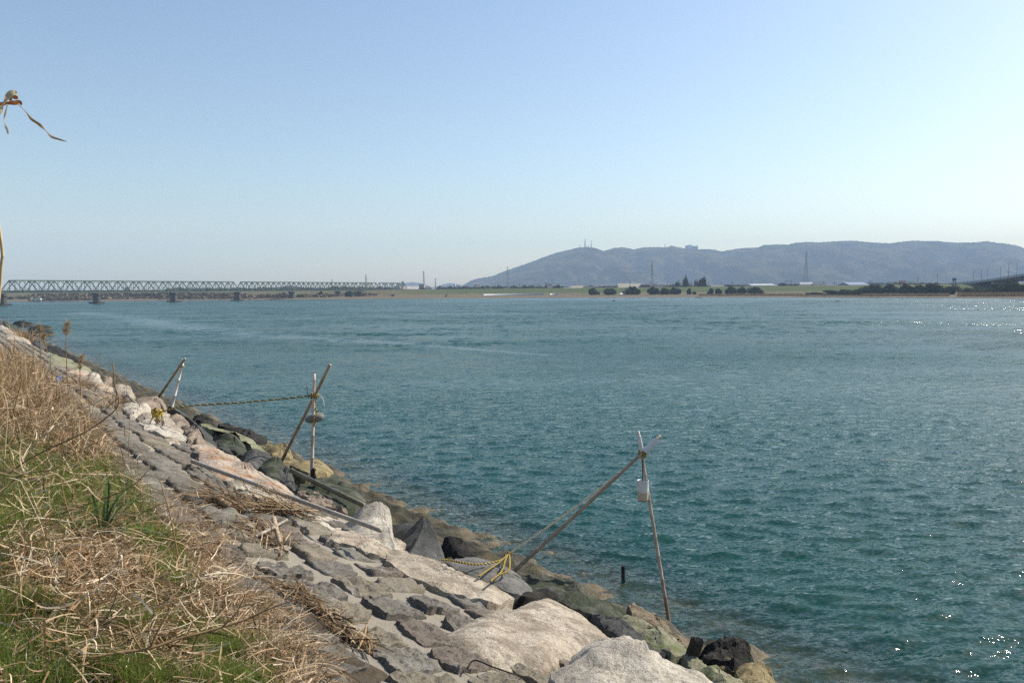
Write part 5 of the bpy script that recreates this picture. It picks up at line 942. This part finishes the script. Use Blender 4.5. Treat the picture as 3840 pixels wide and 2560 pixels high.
# ---------------------------------------------------------------- railway bridge
TG = plain('bridge_green_paint', (.08, .12, .088), .6, .1, .5); TD = plain('dark_girder', (.035, .04, .036), .7); STONE = plain('old_pier_concrete', (.075, .068, .056), .9, .3, .8); STONE2 = plain('pier_footing', (.045, .041, .034), .9, .2, .8)
P1 = np.array([-238., 373.]); DR = np.array([.4695, .8829]); SPAN = 47.4; ZB_, ZT_ = 5.9, 11.7; PERP = np.array([DR[1], -DR[0]])
def pt(s, o, z): q = P1 + DR * s + PERP * o; return np.array([q[0], q[1], z])
br = empty('railway_bridge', (*P1, 0), 'long green steel truss railway bridge on stone piers crossing the river', 'bridge')
def truss(s0, s1, bays):
    e = empty('truss_span', pt(s0, 0, 0)); e.parent = br; e.location = tuple(pt(s0, 0, 0) - np.array([*P1, 0])); e['_o'] = [float(a) for a in pt(s0, 0, 0)]
    b = (s1 - s0) / bays; top, bot, web, brace = MB(), MB(), MB(), MB(); deck = MB()
    for o in (-2.3, 2.3):
        top.bar(pt(s0 + b / 2, o, ZT_), pt(s1 - b / 2, o, ZT_), .5, .5); bot.bar(pt(s0, o, ZB_), pt(s1, o, ZB_), .4, .5)
        for k in range(bays):
            m = s0 + (k + .5) * b; web.bar(pt(s0 + k * b, o, ZB_), pt(m, o, ZT_), .38); web.bar(pt(m, o, ZT_), pt(s0 + (k + 1) * b, o, ZB_), .38); web.bar(pt(m, o, ZT_), pt(m, o, ZB_), .2)
            web.bar(pt(s0 + (k + .25) * b, o, (ZB_ + ZT_) / 2), pt(s0 + (k + .25) * b, o, ZB_), .1); web.bar(pt(s0 + (k + .75) * b, o, (ZB_ + ZT_) / 2), pt(s0 + (k + .75) * b, o, ZB_), .1)
            if k: web.bar(pt(s0 + k * b, o, ZB_), pt(s0 + k * b, o, ZT_), .16)
    for k in range(2 * bays - 1):
        s = s0 + (k + 1) * b / 2; brace.bar(pt(s, -2.3, ZT_), pt(s, 2.3, ZT_), .3); brace.bar(pt(s, -2.3, ZT_ - 1.4), pt(s, 0, ZT_), .18); brace.bar(pt(s, 2.3, ZT_ - 1.4), pt(s, 0, ZT_), .18)
    for k in range(bays * 4): deck.bar(pt(s0 + (k + .5) * b / 4, -2.2, ZB_ + .25), pt(s0 + (k + .5) * b / 4, 2.2, ZB_ + .25), .35)
    for o in (-.6, .6): deck.bar(pt(s0, o, ZB_ + .55), pt(s1, o, ZB_ + .55), .3, .5)
    for o in (-2.9, 2.9): deck.bar(pt(s0, o, ZB_ + .9), pt(s1, o, ZB_ + .9), .1)
    top.build('top_chord', TG, e); bot.build('bottom_chord', TG, e); web.build('web_members', TG, e); brace.build('cross_bracing', TG, e); deck.build('track_deck', TD, e)
truss(-SPAN, -.6, 5); truss(0, 3 * SPAN - .4, 15); truss(3 * SPAN + .4, 6 * SPAN - .4, 15); truss(6 * SPAN + .4, 6 * SPAN + 36, 4)
for k in range(0, 8):
    s = k * SPAN if k < 7 else 6 * SPAN + 36; c = P1 + DR * s; hgt = ZB_ - .4; mb = MB(); N_ = 20
    for z, a, w in ((-2.5, 2.5, 1.5), (.2, 2.5, 1.5), (hgt - 1.3, 1.95, 1.05), (hgt - 1.25, 2.45, 1.4), (hgt - .6, 2.45, 1.4), (hgt - .55, 2.4, 1.2), (hgt, 2.4, 1.2)):
        ringv = []
        for i in range(N_):
            an = 6.28318 * i / N_; cs, sn = math.cos(an), math.sin(an); q = c + PERP * (math.copysign(abs(cs) ** .6, cs) * a) + DR * (math.copysign(abs(sn) ** .6, sn) * w); ringv.append((*q, z))
        mb.V += ringv
    mb.F = [(i * N_ + j, i * N_ + (j + 1) % N_, (i + 1) * N_ + (j + 1) % N_, (i + 1) * N_ + j) for i in range(6) for j in range(N_)] + [tuple(range(6 * N_, 7 * N_))]; mb.M = [0] * len(mb.F)
    pe = mb.build('pier', STONE, br); ft = MB(); ax = np.array([*PERP, 0]); ft.box((*c, .05), (7.2, 4.4, 1.4), ax); ft.build('pier_footing', STONE2, pe)
# train on the embankment just past the bridge end
te = empty('train', pt(6 * SPAN + 60, 0, ZB_), 'white commuter train with a red roof stripe leaving the bridge end', 'train')
TW, TR, TWN = plain('train_white', (.62, .62, .60), .4), plain('train_red', (.30, .06, .06), .5), plain('train_windows', (.04, .05, .06), .2)
t0 = at_y(1492, 1082, 655); t1 = at_y(1566, 1082, 690); dT = (t1 - t0)[:2]; LT = np.linalg.norm(dT); dT = dT / LT; z0 = ZB_ + .6
for k in range(2):
    a = t0[:2] + dT * (LT / 2 * k); b = t0[:2] + dT * (LT / 2 * (k + 1) - .6); ax = np.array([*dT, 0]); c = (a + b) / 2; l = np.linalg.norm(b - a); mb = MB(); mb.box((*c, z0 + 1.5), (l, 2.6, 2.2), ax); car = mb.build('carriage', TW, te)
    MB().box((*c, z0 + 2.68), (l * .99, 2.4, .2), ax).build('roof', TR, car); MB().box((*c, z0 + 1.7), (l * .93, 2.64, .65), ax).build('window_band', TWN, car); MB().box((*c, z0 + .2), (l * .9, 2.2, .5), ax).build('undercarriage', TD, car)
em = MB(); A_ = P1 + DR * (6 * SPAN + 36); B_ = (t1[:2] + dT * 260)
mid = (t0[:2]); 
for a, b in ((A_, mid), (mid, B_)):
    d = (b - a) / np.linalg.norm(b - a); s = np.array([-d[1], d[0]]); em.add([(*(a + s * 7), 2), (*(a - s * 7), 2), (*(b - s * 7), 2), (*(b + s * 7), 2), (*(a + s * 2.5), z0 - .1), (*(a - s * 2.5), z0 - .1), (*(b - s * 2.5), z0 - .1), (*(b + s * 2.5), z0 - .1)], [(4, 5, 6, 7), (0, 1, 5, 4), (1, 2, 6, 5), (2, 3, 7, 6), (3, 0, 4, 7)])
tag(em.build('railway_embankment', plain('ballast_bank', (.09, .08, .065), .9, .3, .3)), 'low embankment carrying the railway beyond the bridge', kind='structure')

# ---------------------------------------------------------------- road bridge at the right edge
RC, RL, RD = plain('bridge_concrete', (.25, .25, .24), .9, .15, .3), plain('bridge_parapet', (.36, .385, .41), .7, .05, .3), plain('painted_girder', (.055, .075, .095), .6, .1, .4)
KP = [(3480, 1071, 1082, 455), (3661, 1052, 1061, 405), (3720, 1044, 1056, 385), (3780, 1035, 1053, 365), (3840, 1025, 1049, 346), (3960, 1004, 1042, 312), (4300, 950, 1010, 250)]
rb_ = empty('road_bridge', at_y(3840, 1110, 346), 'grey road bridge rising off the right edge above the shore', 'bridge')
par, gir, dk = MB(), MB(), MB(); tops = [at_y(x, a, Y) for x, a, b, Y in KP]; bots = [at_y(x, b, Y) for x, a, b, Y in KP]
for i in range(len(KP) - 1):
    a, b = tops[i], tops[i + 1]; d = (b - a); d[2] = 0; d /= np.linalg.norm(d); s = np.array([-d[1], d[0], 0]) ; s = s if s[0] > 0 else -s
    pa, pb = a - [0, 0, .42], b - [0, 0, .42]; par.bar(pa, pb, .3, .85); par.bar(pa + s * 11, pb + s * 11, .3, .85); dk.hexa([a - [0, 0, 1.2] - s * .2, b - [0, 0, 1.2] - s * .2, b - [0, 0, 1.2] + s * 11.2, a - [0, 0, 1.2] + s * 11.2, a - [0, 0, .86] - s * .2, b - [0, 0, .86] - s * .2, b - [0, 0, .86] + s * 11.2, a - [0, 0, .86] + s * 11.2])
    if i:
        for o in (.8, 5.5, 10): gir.hexa([bots[i] + s * o, bots[i + 1] + s * o, bots[i + 1] + s * (o + .5), bots[i] + s * (o + .5), a - [0, 0, 1.21] + s * o, b - [0, 0, 1.21] + s * o, b - [0, 0, 1.21] + s * (o + .5), a - [0, 0, 1.21] + s * (o + .5)])
        for f in np.linspace(.1, .9, 5): q0 = bots[i] * (1 - f) + bots[i + 1] * f + s * .78; q1 = a * (1 - f) + b * f - [0, 0, 1.3] + s * .78; gir.bar(q0, q1, .12)
dk.build('deck', RC, rb_); par.build('parapet', RL, rb_); gir.build('girder', RD, rb_)
for i, f in ((2, 0.0), (4, .15)):
    q = bots[i] * (1 - f) + bots[i + 1] * f; mb = MB(); zt = q[2] - .02; cc = q + s * 5.6; mb.box((cc[0], cc[1], zt - .6), (11, 2.0, 1.2), s); mb.box((cc[0], cc[1], (zt - 1.2) / 2 - .3), (4.5, 1.8, zt - 1.2 + .6), s); mb.build('pier', RC, rb_)
q = bots[1]; MB().box((*(q + s * 5.6 - d * 2)[:2], q[2] / 2 - .05), (11.4, 4, q[2]), s).build('abutment', RC, rb_)
mb = MB(); a, b = tops[0].copy(), tops[1].copy(); a[2] = 6.3
mb.add([(*(a - s * 9)[:2], 1.5), (*(b - s * 9)[:2], 1.5), (*(b + s * 20)[:2], 1.5), (*(a + s * 20)[:2], 1.5), (*(a - s * .1)[:2], a[2] - .9), (*(b - s * .1)[:2], b[2] - 1.25), (*(b + s * 11)[:2], b[2] - 1.25), (*(a + s * 11)[:2], a[2] - .9)], [(4, 5, 6, 7), (0, 1, 5, 4), (1, 2, 6, 5), (2, 3, 7, 6), (3, 0, 4, 7)])
tag(mb.build('road_embankment', plain('dark_road_bank', (.06, .058, .045), .9, .3, .3)), 'dark embankment of the road bridge approach', kind='structure')
POLE = plain('galvanised_pole', (.24, .25, .26), .5, .05, metal=.3)
def lamp(label, x, yb, yt, arm):
    Y = float(np.interp(x, [k[0] for k in KP], [k[3] for k in KP])); zb = float(np.interp(x, [k[0] for k in KP], [t_[2] for t_ in tops])) - .9; t_ = at_y(x, yt, Y); e = empty('street_lamp', (t_[0], t_[1], zb), label, 'street lamp', 'street lamps on the road bridge'); L = arm / F * Y
    MB().tube([(t_[0], t_[1], zb - .1), (t_[0], t_[1], t_[2] - .9), (t_[0] + L * .15, t_[1], t_[2] - .25), (t_[0] + L * .6, t_[1], t_[2])], [.11, .08, .07, .06], 8).build('pole', POLE, e, True)
    MB().tube([(t_[0] + L * .55, t_[1], t_[2]), (t_[0] + L, t_[1], t_[2] + .05)], [.12, .16], 8).build('lamp_head', plain('lamp_head_grey', (.35, .36, .37)) if 'lamp_head_grey' not in bpy.data.materials else bpy.data.materials['lamp_head_grey'], e, True)
for x, yb, yt, arm, lb in ((3651, 1055, 1015, 14, 'street lamp at the left end of the road bridge'), (3680, 1040, 1010, 8, 'short street lamp second from the left on the road bridge'), (3704, 1036, 1003, 14, 'third street lamp from the left on the road bridge'), (3753, 1036, 996, -12, 'street lamp with its arm turned left on the road bridge'), (3783, 1030, 985, 16, 'tall street lamp left of the tallest one'), (3815, 1024, 977, 18, 'tallest street lamp nearest the right edge')): lamp(lb, x, yb, yt, arm)

# ---------------------------------------------------------------- houses, sheds and works behind the levee
MC = {}
def colm(n, c):
    if n not in MC: MC[n] = plain(n, c, .8, .06, .5)
    return MC[n]
WIN = plain('dark_window', (.04, .05, .06), .2)
def house(name, label, cat, x0, x1, yt, Y, wall, roof, rtype='gable', rh=.35, dep=9, win=3, zb=2.7, rows=1, group=None):
    a = at_y(x0, yt, Y); b = at_y(x1, yt, Y); w = b[0] - a[0]; top = a[2] * .5 + b[2] * .5; c = np.array([(a[0] + b[0]) / 2, Y, zb]); e = empty(name, c, label, cat, group); h = top - zb; hr = h * rh if rtype != 'flat' else .35; hw = h - hr
    mb = MB(); mb.box((c[0], c[1], zb + hw / 2), (w, dep, hw)); wl_ = mb.build('wall', wall, e); mb = MB()
    if rtype == 'gable':   # ridge along x
        o = .4; V = [(-w / 2 - o, -dep / 2 - o, hw - .1), (w / 2 + o, -dep / 2 - o, hw - .1), (w / 2 + o, dep / 2 + o, hw - .1), (-w / 2 - o, dep / 2 + o, hw - .1), (-w / 2 - o * .5, 0, h), (w / 2 + o * .5, 0, h)]
        mb.add([c + np.array(v) for v in V], [(0, 1, 5, 4), (2, 3, 4, 5), (0, 4, 3), (1, 2, 5), (3, 2, 1, 0)])
    elif rtype == 'front':  # gable end faces the river
        o = .4; V = [(-w / 2 - o, -dep / 2 - o, hw - .1), (w / 2 + o, -dep / 2 - o, hw - .1), (w / 2 + o, dep / 2 + o, hw - .1), (-w / 2 - o, dep / 2 + o, hw - .1), (0, -dep / 2 - o, h), (0, dep / 2 + o, h)]
        mb.add([c + np.array(v) for v in V], [(0, 1, 4), (1, 2, 5, 4), (2, 3, 5), (3, 0, 4, 5), (3, 2, 1, 0)])
    else: mb.box((c[0], c[1], zb + hw + hr / 2), (w + .5, dep + .5, hr))
    mb.build('roof', roof, e)
    for r in range(rows):
        for i in range(win):
            x = c[0] - w / 2 + w * (i + .5) / win; z = zb + hw * (r + .62) / rows if rows > 1 else zb + hw * .72; ww = w / win * .5; wh = hw / rows * (.36 if rows > 1 else .22); MB().box((x, c[1] - dep / 2 - .03, z), (ww, .12, wh)).build('window', WIN, e)
    return e
CW, CG, CT, CB = colm('white_wall', (.58, .58, .56)), colm('grey_wall', (.30, .30, .29)), colm('tan_wall', (.36, .30, .22)), colm('brown_wall', (.17, .085, .055))
RG, RT, RB, RW, RDK = colm('grey_roof', (.17, .17, .165)), colm('tan_roof', (.33, .29, .22)), colm('blue_roof', (.20, .25, .36)), colm('white_roof', (.42, .43, .44)), colm('dark_tile_roof', (.055, .055, .06))
house('house', 'small grey roofed house at the left of the levee houses', 'house', 2114, 2138, 1076, 640, CG, RG); house('house', 'tan roofed house beside the small grey one', 'house', 2140, 2190, 1071, 645, CW, RT, win=4); house('house', 'small white gabled house on top of the tan roof row', 'house', 2150, 2162, 1067, 665, CW, RW, 'front')
house('house', 'long dark roofed house right of the tan roofed one', 'house', 2190, 2226, 1073, 640, CW, RDK); house('apartment_block', 'small white block behind the bare tree', 'building', 2055, 2070, 1064, 700, CW, CG, 'flat', rows=3, win=2)
house('warehouse', 'wide tan roofed warehouse left of the brown block', 'warehouse', 2316, 2402, 1063, 600, CG, RT, rh=.45, dep=16, win=6); house('shed', 'brown red block right of the wide warehouse', 'shed', 2402, 2432, 1068, 596, CB, CB, 'flat', win=2)
house('house', 'dark low roofed shed between the brown block and the tree group', 'shed', 2438, 2487, 1070, 600, CW, RDK, win=4); house('shed', 'small white shed at the end of the dark low roof', 'shed', 2478, 2488, 1069, 590, CW, RW, 'flat', win=1)
house('shed', 'white sloping roofed shed right of the tree group', 'shed', 2598, 2636, 1067, 580, CG, RW, rh=.6, win=2); house('house', 'low grey house right of the white sloping shed', 'house', 2664, 2712, 1068, 580, CW, RG, win=4); house('house', 'dark gabled house at the right of the low grey one', 'house', 2712, 2738, 1067, 575, CG, RDK, 'front', rh=.5, win=1)
house('warehouse', 'long low white shed above the hedge', 'warehouse', 2808, 2894, 1064, 520, CW, RW, rh=.2, dep=14, win=0); house('house', 'flat grey annex of the long white shed', 'house', 2894, 2918, 1067, 520, CG, RG, win=2); house('house', 'white gabled house left of the tall pylon', 'house', 2918, 2945, 1061, 515, CW, RDK, 'front', rh=.5, win=1)
house('house', 'big white roofed house under the tall pylon', 'house', 2998, 3044, 1058, 510, CW, RW, rh=.45, win=4); house('house', 'dark tiled house wing in front of the white roofed house', 'house', 2994, 3040, 1066, 500, CT, RDK, rh=.5, win=3); house('house', 'dark roofed white house right of the tall pylon', 'house', 3046, 3090, 1063, 505, CW, RDK, rh=.5, win=4); house('house', 'small gabled house left of the big white roofed house', 'house', 2965, 2990, 1066, 510, CG, RDK, 'front', rh=.5, win=1)
house('factory', 'cream factory with a pale blue roof', 'factory', 3164, 3234, 1058, 490, colm('cream_wall', (.42, .40, .33)), RB, rh=.3, dep=18, win=4); house('factory', 'distant pale factory right of the cream one', 'factory', 3244, 3330, 1060, 640, colm('pale_blue_wall', (.40, .45, .52)), RW, 'flat', win=5); house('shed', 'small blue shed below the distant pale factory', 'shed', 3290, 3320, 1064, 560, colm('blue_wall', (.08, .16, .34)), RB, 'flat', win=1); house('factory', 'distant white factory behind the red signboard', 'factory', 3340, 3420, 1056, 680, CW, RW, 'flat', win=6)
house('office_block', 'dark grey block at the foot of the pylon past the bridge end', 'building', 1573, 1592, 1066, 760, CG, CG, 'flat', rows=4, win=3); house('house', 'small white house right of the dark grey block', 'house', 1598, 1612, 1072, 760, CW, RG, win=2); house('apartment_block', 'narrow white block left of the paired pale blocks', 'building', 1688, 1694, 1071, 900, CW, CW, 'flat', rows=4, win=1); house('apartment_block', 'pale tall block of the pair below the mountain foot', 'building', 1702, 1708, 1065, 900, CW, CG, 'flat', rows=5, win=2); house('apartment_block', 'pale wide block of the pair below the mountain foot', 'building', 1708, 1727, 1072, 900, CW, CG, 'flat', rows=4, win=4)
house('hotel', 'cream hillside hotel at the mountain foot', 'hotel', 1778, 1802, 1067, 1000, colm('cream_wall2', (.55, .50, .42)), CT, 'flat', rows=4, win=5); house('hotel', 'tall cream annex of the hillside hotel', 'hotel', 1784, 1790, 1064, 1010, colm('cream_wall2', (.55, .50, .42)), CT, 'flat', rows=5, win=1)
house('apartment_block', 'dark grey block seen through the bridge truss', 'building', 474, 494, 1077, 900, CG, CG, 'flat', rows=4, win=3); house('factory', 'pale works seen through the right part of the first truss', 'factory', 778, 838, 1083, 1000, CG, RW, 'flat', win=6); house('apartment_block', 'white block at the left end of the pale works', 'building', 776, 788, 1079, 1010, CW, CG, 'flat', rows=3, win=2); house('apartment_block', 'pale block behind the bridge joint', 'building', 908, 926, 1080, 980, CW, CG, 'flat', rows=3, win=3)
for i, (x0, x1, yt) in enumerate(((24, 62, 1112), (60, 74, 1109), (104, 128, 1107), (128, 150, 1108), (150, 170, 1104))): house('house', ('wide', 'narrow', 'tall', 'pale', 'high')[i] + ' white house on the far left shore beneath the bridge', 'house', x0, x1, yt, 760 + 12 * i, CW if i % 2 else CG, RG if i % 2 else RW, 'flat' if i % 2 else 'gable', win=3)
# hotel on the ridge
a = at_y(2571, 931, 2985); e = empty('ridge_hotel', at_y(2593, 936, 2985), 'pale grey hotel block standing on the mountain ridge', 'hotel'); hz = a[2]; x1_ = at_y(2616, 931, 2985)[0]; mid_ = at_y(2582, 931, 2985)[0]
CH = colm('ridge_hotel_wall', (.36, .37, .38)); MB().box(((mid_ + x1_) / 2 + 3, 2985, hz), (x1_ - mid_ - 6, 14, 16)).build('wall', CH, e); MB().box(((a[0] + mid_) / 2, 2985, hz + 1), (mid_ - a[0], 14, 18)).build('wing', CH, e); MB().box((mid_ + 4, 2983, hz + 5), (12, 16, 14)).build('tower', CW, e)
for i in range(4): MB().box(((mid_ + x1_) / 2 + 3, 2977.9, hz + 5.5 - 3 * i), (x1_ - mid_ - 10, .3, 1.2)).build('window', WIN, e)

# ---------------------------------------------------------------- pylons, masts, poles, signs
STEEL = plain('pylon_steel', (.22, .22, .225), .6, .05, .2); REDW = plain('red_mast_paint', (.35, .12, .08), .6); WHP = plain('mast_white', (.55, .55, .55), .6)
def pylon(name, label, x, yt, Y, zb=2.8, wpx=9, arms=3, th=.26, cat='pylon', mat=None, apx=None):
    t_ = at_y(x, yt, Y); H = t_[2] - zb; wb = wpx / F * Y / 2; e = empty(name, (t_[0], t_[1], zb), label, cat); mb = MB(); wt = wb * .13; lv = np.linspace(0, 1, 9); ww = lambda f: wb * (1 - f) ** 1.25 + wt
    C4 = lambda f: [np.array([t_[0] + sx * ww(f), t_[1] + sy * ww(f), zb + H * f]) for sx, sy in ((-1, -1), (1, -1), (1, 1), (-1, 1))]
    for i in range(8):
        A4, B4 = C4(lv[i]), C4(lv[i + 1])
        for k in range(4): mb.bar(A4[k], B4[k], th); mb.bar(A4[k], B4[(k + 1) % 4], th * .55); mb.bar(A4[(k + 1) % 4], B4[k], th * .55); mb.bar(B4[k], B4[(k + 1) % 4], th * .5)
    mb.build('lattice', mat or STEEL, e); mb = MB()
    for i in range(arms):
        z = zb + H * (.97 - .10 * i); L = (apx or wpx) / F * Y * .42; mb.bar((t_[0] - L, t_[1], z), (t_[0] + L, t_[1], z), th * .9); mb.bar((t_[0] - L, t_[1], z), (t_[0], t_[1], z + H * .03), th * .6); mb.bar((t_[0] + L, t_[1], z), (t_[0], t_[1], z + H * .03), th * .6)
    if arms: mb.build('crossarm', mat or STEEL, e)
    return e
pylon('pylon', 'tall pylon standing over the white roofed house', 3024, 944, 560, wpx=17, arms=3, th=.075, apx=8); pylon('pylon', 'pylon in front of the mountain above the low dark shed', 2445, 976, 700, wpx=11, th=.13); pylon('pylon', 'pylon before the left mountain slope', 1903, 1000, 760, wpx=11, th=.16); pylon('pylon', 'pylon above the dark grey block past the bridge end', 1588.5, 1017, 800, wpx=11, th=.2, apx=9); pylon('pylon', 'slim pylon rising behind the bridge right half', 1372, 1029, 900, wpx=6, th=.4); pylon('pylon', 'small pylon tip showing above the bridge middle', 1245, 1048, 950, wpx=5, th=.36)
pylon('lattice_mast', 'white lattice antenna mast between the pylon and the mountain foot', 1633, 1044, 850, wpx=6, arms=2, th=.5, mat=WHP, cat='antenna mast'); pylon('lattice_mast', 'red and white mast seen through the left of the bridge', 107, 1080, 800, wpx=8, arms=1, th=.6, mat=REDW, cat='antenna mast'); pylon('lattice_mast', 'pale lattice mast seen through the second bridge span', 522, 1066, 880, wpx=7, arms=0, th=.45, mat=WHP, cat='antenna mast')
for x, yb, yt, w, lb in ((2194, 929, 898, 5, 'tallest lattice transmitter on the mountain top'), (2217, 931, 901, 2.5, 'slim transmitter right of the tallest one on the mountain top'), (2175, 931, 918, 3, 'short transmitter left of the tallest one on the mountain top'), (2207, 931, 920, 2.5, 'short transmitter just right of the tallest one'), (2494, 930, 914, 2.5, 'lone mast on the ridge left of the ridge hotel')):
    zb = at_y(x, yb + 6, 2995)[2]; pylon('transmitter_mast', lb, x, yt, 2995, zb, w, 1, 1.3 if w > 3 else 1.0, 'antenna mast', STEEL, w * 1.3)
g = bpy.data.materials['galvanised_pole']
UP = [(2746,1054,1074),(2817,1059,1074),(2362,1053,1066),(1947,1063,1076),(3088,1055,1070),(3130,1055,1070),(3263,1048,1068),(3269,1052,1068),(3332,1055,1070),(3442,1037,1066),(3516,1027,1064),(3578,1038,1060),(2658,1056,1072),(2706,1057,1072),(2946,1049,1068),(2954,1050,1068),(2969,1051,1068),(1749,1070,1086),(1678,1071,1086),(2504,1052,1072)]
for x, yt, yb in UP:
    Y = 560 if x < 3200 else 500; t_ = at_y(x, yt, Y); e = empty('utility_pole', (t_[0], t_[1], 2.8), 'slim grey utility pole standing behind the far levee', 'utility pole', 'utility poles behind the far levee')
    MB().tube([(t_[0], t_[1], 2.5), (t_[0], t_[1], t_[2])], [.22, .15], 6).build('pole', g, e); MB().bar((t_[0] - 1, t_[1], t_[2] - .8), (t_[0] + 1, t_[1], t_[2] - .8), .16).build('crossarm', g, e)
def sign(label, x0, x1, y0, y1, yb, Y, mats):
    a, b = at_y(x0, y0, Y), at_y(x1, y1, Y); c = (a + b) / 2; w, h = b[0] - a[0], a[2] - b[2]; e = empty('signboard', (c[0], c[1], 2.8), label, 'sign'); MB().box(c, (w, .5, h)).build('board', mats[0], e)
    if mats[1]: MB().box((c[0], c[1] - .27, c[2] + h * .08), (w * .86, .1, h * .3)).build('panel', mats[1], e)
    for s in (-.3, .3): MB().bar((c[0] + w * s, c[1], 2.8), (c[0] + w * s, c[1], b[2]), .3).build('post', STEEL, e)
sign('dark red and white signboard on posts above the far bushes', 3372, 3394, 1053, 1065, 1070, 420, (plain('sign_red', (.30, .05, .07)), plain('sign_white', (.52, .45, .45)))); sign('blue road sign beside the reddish leafless tree', 3572, 3586, 1043, 1053, 1065, 410, (plain('sign_blue', (.05, .13, .30)), None))
a = at_y(1510, 1054, 650); e = empty('signal_gantry', (a[0], a[1], ZB_), 'dark signal gantry over the railway at the bridge end', 'gantry'); mb = MB(); w = 9 / F * 650
for z in (a[2] - .2, a[2] - 1.0): mb.bar((a[0] - w / 2, a[1], z), (a[0] + w / 2, a[1], z), .25)
for s in (-.4, 0, .4): mb.bar((a[0] + w * s, a[1], ZB_ - .5), (a[0] + w * s, a[1], a[2]), .3)
mb.build('frame', TD, e)
# greenhouses on the flood plain
GH = plain('greenhouse_plastic', (.36, .37, .37), .5, .05)
for x0, x1, yc, lb in ((1814, 2040, 1101, 'long white plastic tunnel on the far flood plain'), (2062, 2092, 1101, 'short white plastic tunnel right of the long one'), (2325, 2352, 1100, 'white plastic tunnel between the dark bushes')):
    Y = shoreY((x0 + x1) / 2, 38); a, b = at_y(x0, yc, Y), at_y(x1, yc, Y); V = []; zb = 1.55
    for q in (a, b):
        for k in range(9): an = 3.14159 * k / 8; V.append((q[0], Y - 1.8 * math.cos(an), zb + 1.0 * math.sin(an)))
    tag(mesh_np('plastic_tunnel', np.array(V), [(k, k + 1, k + 10, k + 9) for k in range(8)] + [tuple(range(9)), tuple(range(9, 18))[::-1]], GH), lb, 'greenhouse')
def vehicle(name, label, x, y, Y, L, col):
    c = at_y(x, y, Y); zb = c[2]; e = empty(name, c, label, 'van'); MB().box((c[0], c[1], zb + .75), (L, 1.8, .9)).build('body', col, e); MB().box((c[0] - L * .05, c[1], zb + 1.5), (L * .7, 1.6, .6)).build('cabin', WIN, e); MB().box((c[0] - L * .05, c[1], zb + 1.85), (L * .68, 1.58, .1)).build('roof', col, e)
    for s in (-.3, .3): MB().tube([(c[0] + L * s, c[1] - .95, zb + .32), (c[0] + L * s, c[1] + .95, zb + .32)], [.33, .33], 10).build('wheel', OLDW, e)
vehicle('parked_van', 'white van on the levee left of the white slope pylon', 1900, 1085.2, 601, 4.6, CW); vehicle('parked_van', 'white van on the levee under the bridge end pylon', 1612, 1088, 640, 4.6, CW)
# small things on and by the water
def debrisbar(name, label, cat, p, h, w, mat, lean):
    mb = MB(); mb.bar(p - np.array([0, 0, .4]), p + np.array([lean, 0, h]), w); tag(mb.build(name, mat), label, cat)
debrisbar('leaning_pile', 'dark pile leaning right on the far shore past the bridge end', 'pile', at_z(1662, 1118, .1), 2.2, .7, OLDW, 2.4); debrisbar('leaning_pile', 'short dark pile on the far shore left of the first dark bush', 'pile', at_z(2145, 1114, .1), 1.7, 1.0, OLDW, .6)
for lb, x, y, w, s in (('dark driftwood log on the sandbar below the two small bushes', 2622, 1116, 12, 1), ('floating branch in the middle of the river', 2303, 1129, 6, .6), ('small driftwood piece floating near the far right shore', 3142, 1130, 5, .5)):
    c = at_z(x, y, .1); W_ = w / F * c[1] * 1.2; mb = MB(); mb.tube(spline([c + [-W_, 0, 0], c + [-W_ * .3, .3, .12 * s], c + [W_ * .3, 0, .05], c + [W_, .2, .1]], 12), np.linspace(.3, .12, 12) * s, 6); mb.tube([c, c + [W_ * .3, 0, .7 * s]], [.14 * s, .06], 5); tag(mb.build('driftwood_log', OLDW, None, True), lb, 'driftwood')
c = at_z(2975, 1112, .4); e = empty('landing_stage', c, 'small white landing frame on the far shore below the tall pylon', 'landing stage'); L = 13 / F * c[1]
MB().box(c + [0, 0, .95], (L, 1.6, .2)).build('platform', CW, e)
for s in (-.42, 0, .42): MB().bar(c + [L * s, 0, -.5], c + [L * s, 0, 1.0], .22).build('post', CW, e)
c = at_z(141, 1130, .3); e = empty('landing_stage', c, 'white fenced landing on the far left shore beneath the bridge', 'landing stage'); L = 28 / F * c[1]
MB().box(c + [0, 0, 1.5], (L, 2, .9)).build('platform', CW, e)
for s in (-.45, -.15, .15, .45): MB().bar(c + [L * s, 0, -.5], c + [L * s, 0, 1.1], .35).build('post', CG, e)
# thin sandbar on the far right
q = [at_z(x, y, .03) for x, y in ((2900, 1129.5), (3200, 1129), (3560, 1132), (3860, 1133), (3860, 1134.6), (3560, 1133.4), (3200, 1130.2))]
tag(mesh_np('sandbar', np.array(q + [p_ - np.array([0, 0, .3]) for p_ in q]), [tuple(range(7))[::-1]] + [(i, (i + 1) % 7, (i + 1) % 7 + 7, i + 7) for i in range(7)], plain('wet_sand', (.16, .13, .12), .6), smooth=False), 'thin wet sandbar off the far right shore', kind='structure')

# ---------------------------------------------------------------- haze: one closed box of even, pale blue air
hm = bpy.data.materials.new('haze_air'); hm.use_nodes = True; hn = hm.node_tree; hn.nodes.remove(hn.nodes['Principled BSDF']); pv = hn.nodes.new('ShaderNodeVolumePrincipled')
pv.inputs['Color'].default_value = (0.56, 0.75, 1.0, 1); pv.inputs['Density'].default_value = 2.5e-4; pv.inputs['Anisotropy'].default_value = 0.0
hn.links.new(pv.outputs[0], hn.nodes['Material Output'].inputs['Volume'])
mb = MB(); mb.hexa([(-3100, -200, -4.3), (3500, -200, -4.3), (3500, 3750, -4.3), (-3100, 3750, -4.3), (-3100, -200, 225), (3500, -200, 225), (3500, 3750, 225), (-3100, 3750, 225)])
tag(mb.build('haze', hm), 'pale blue hazy air over river and far bank', kind='stuff')
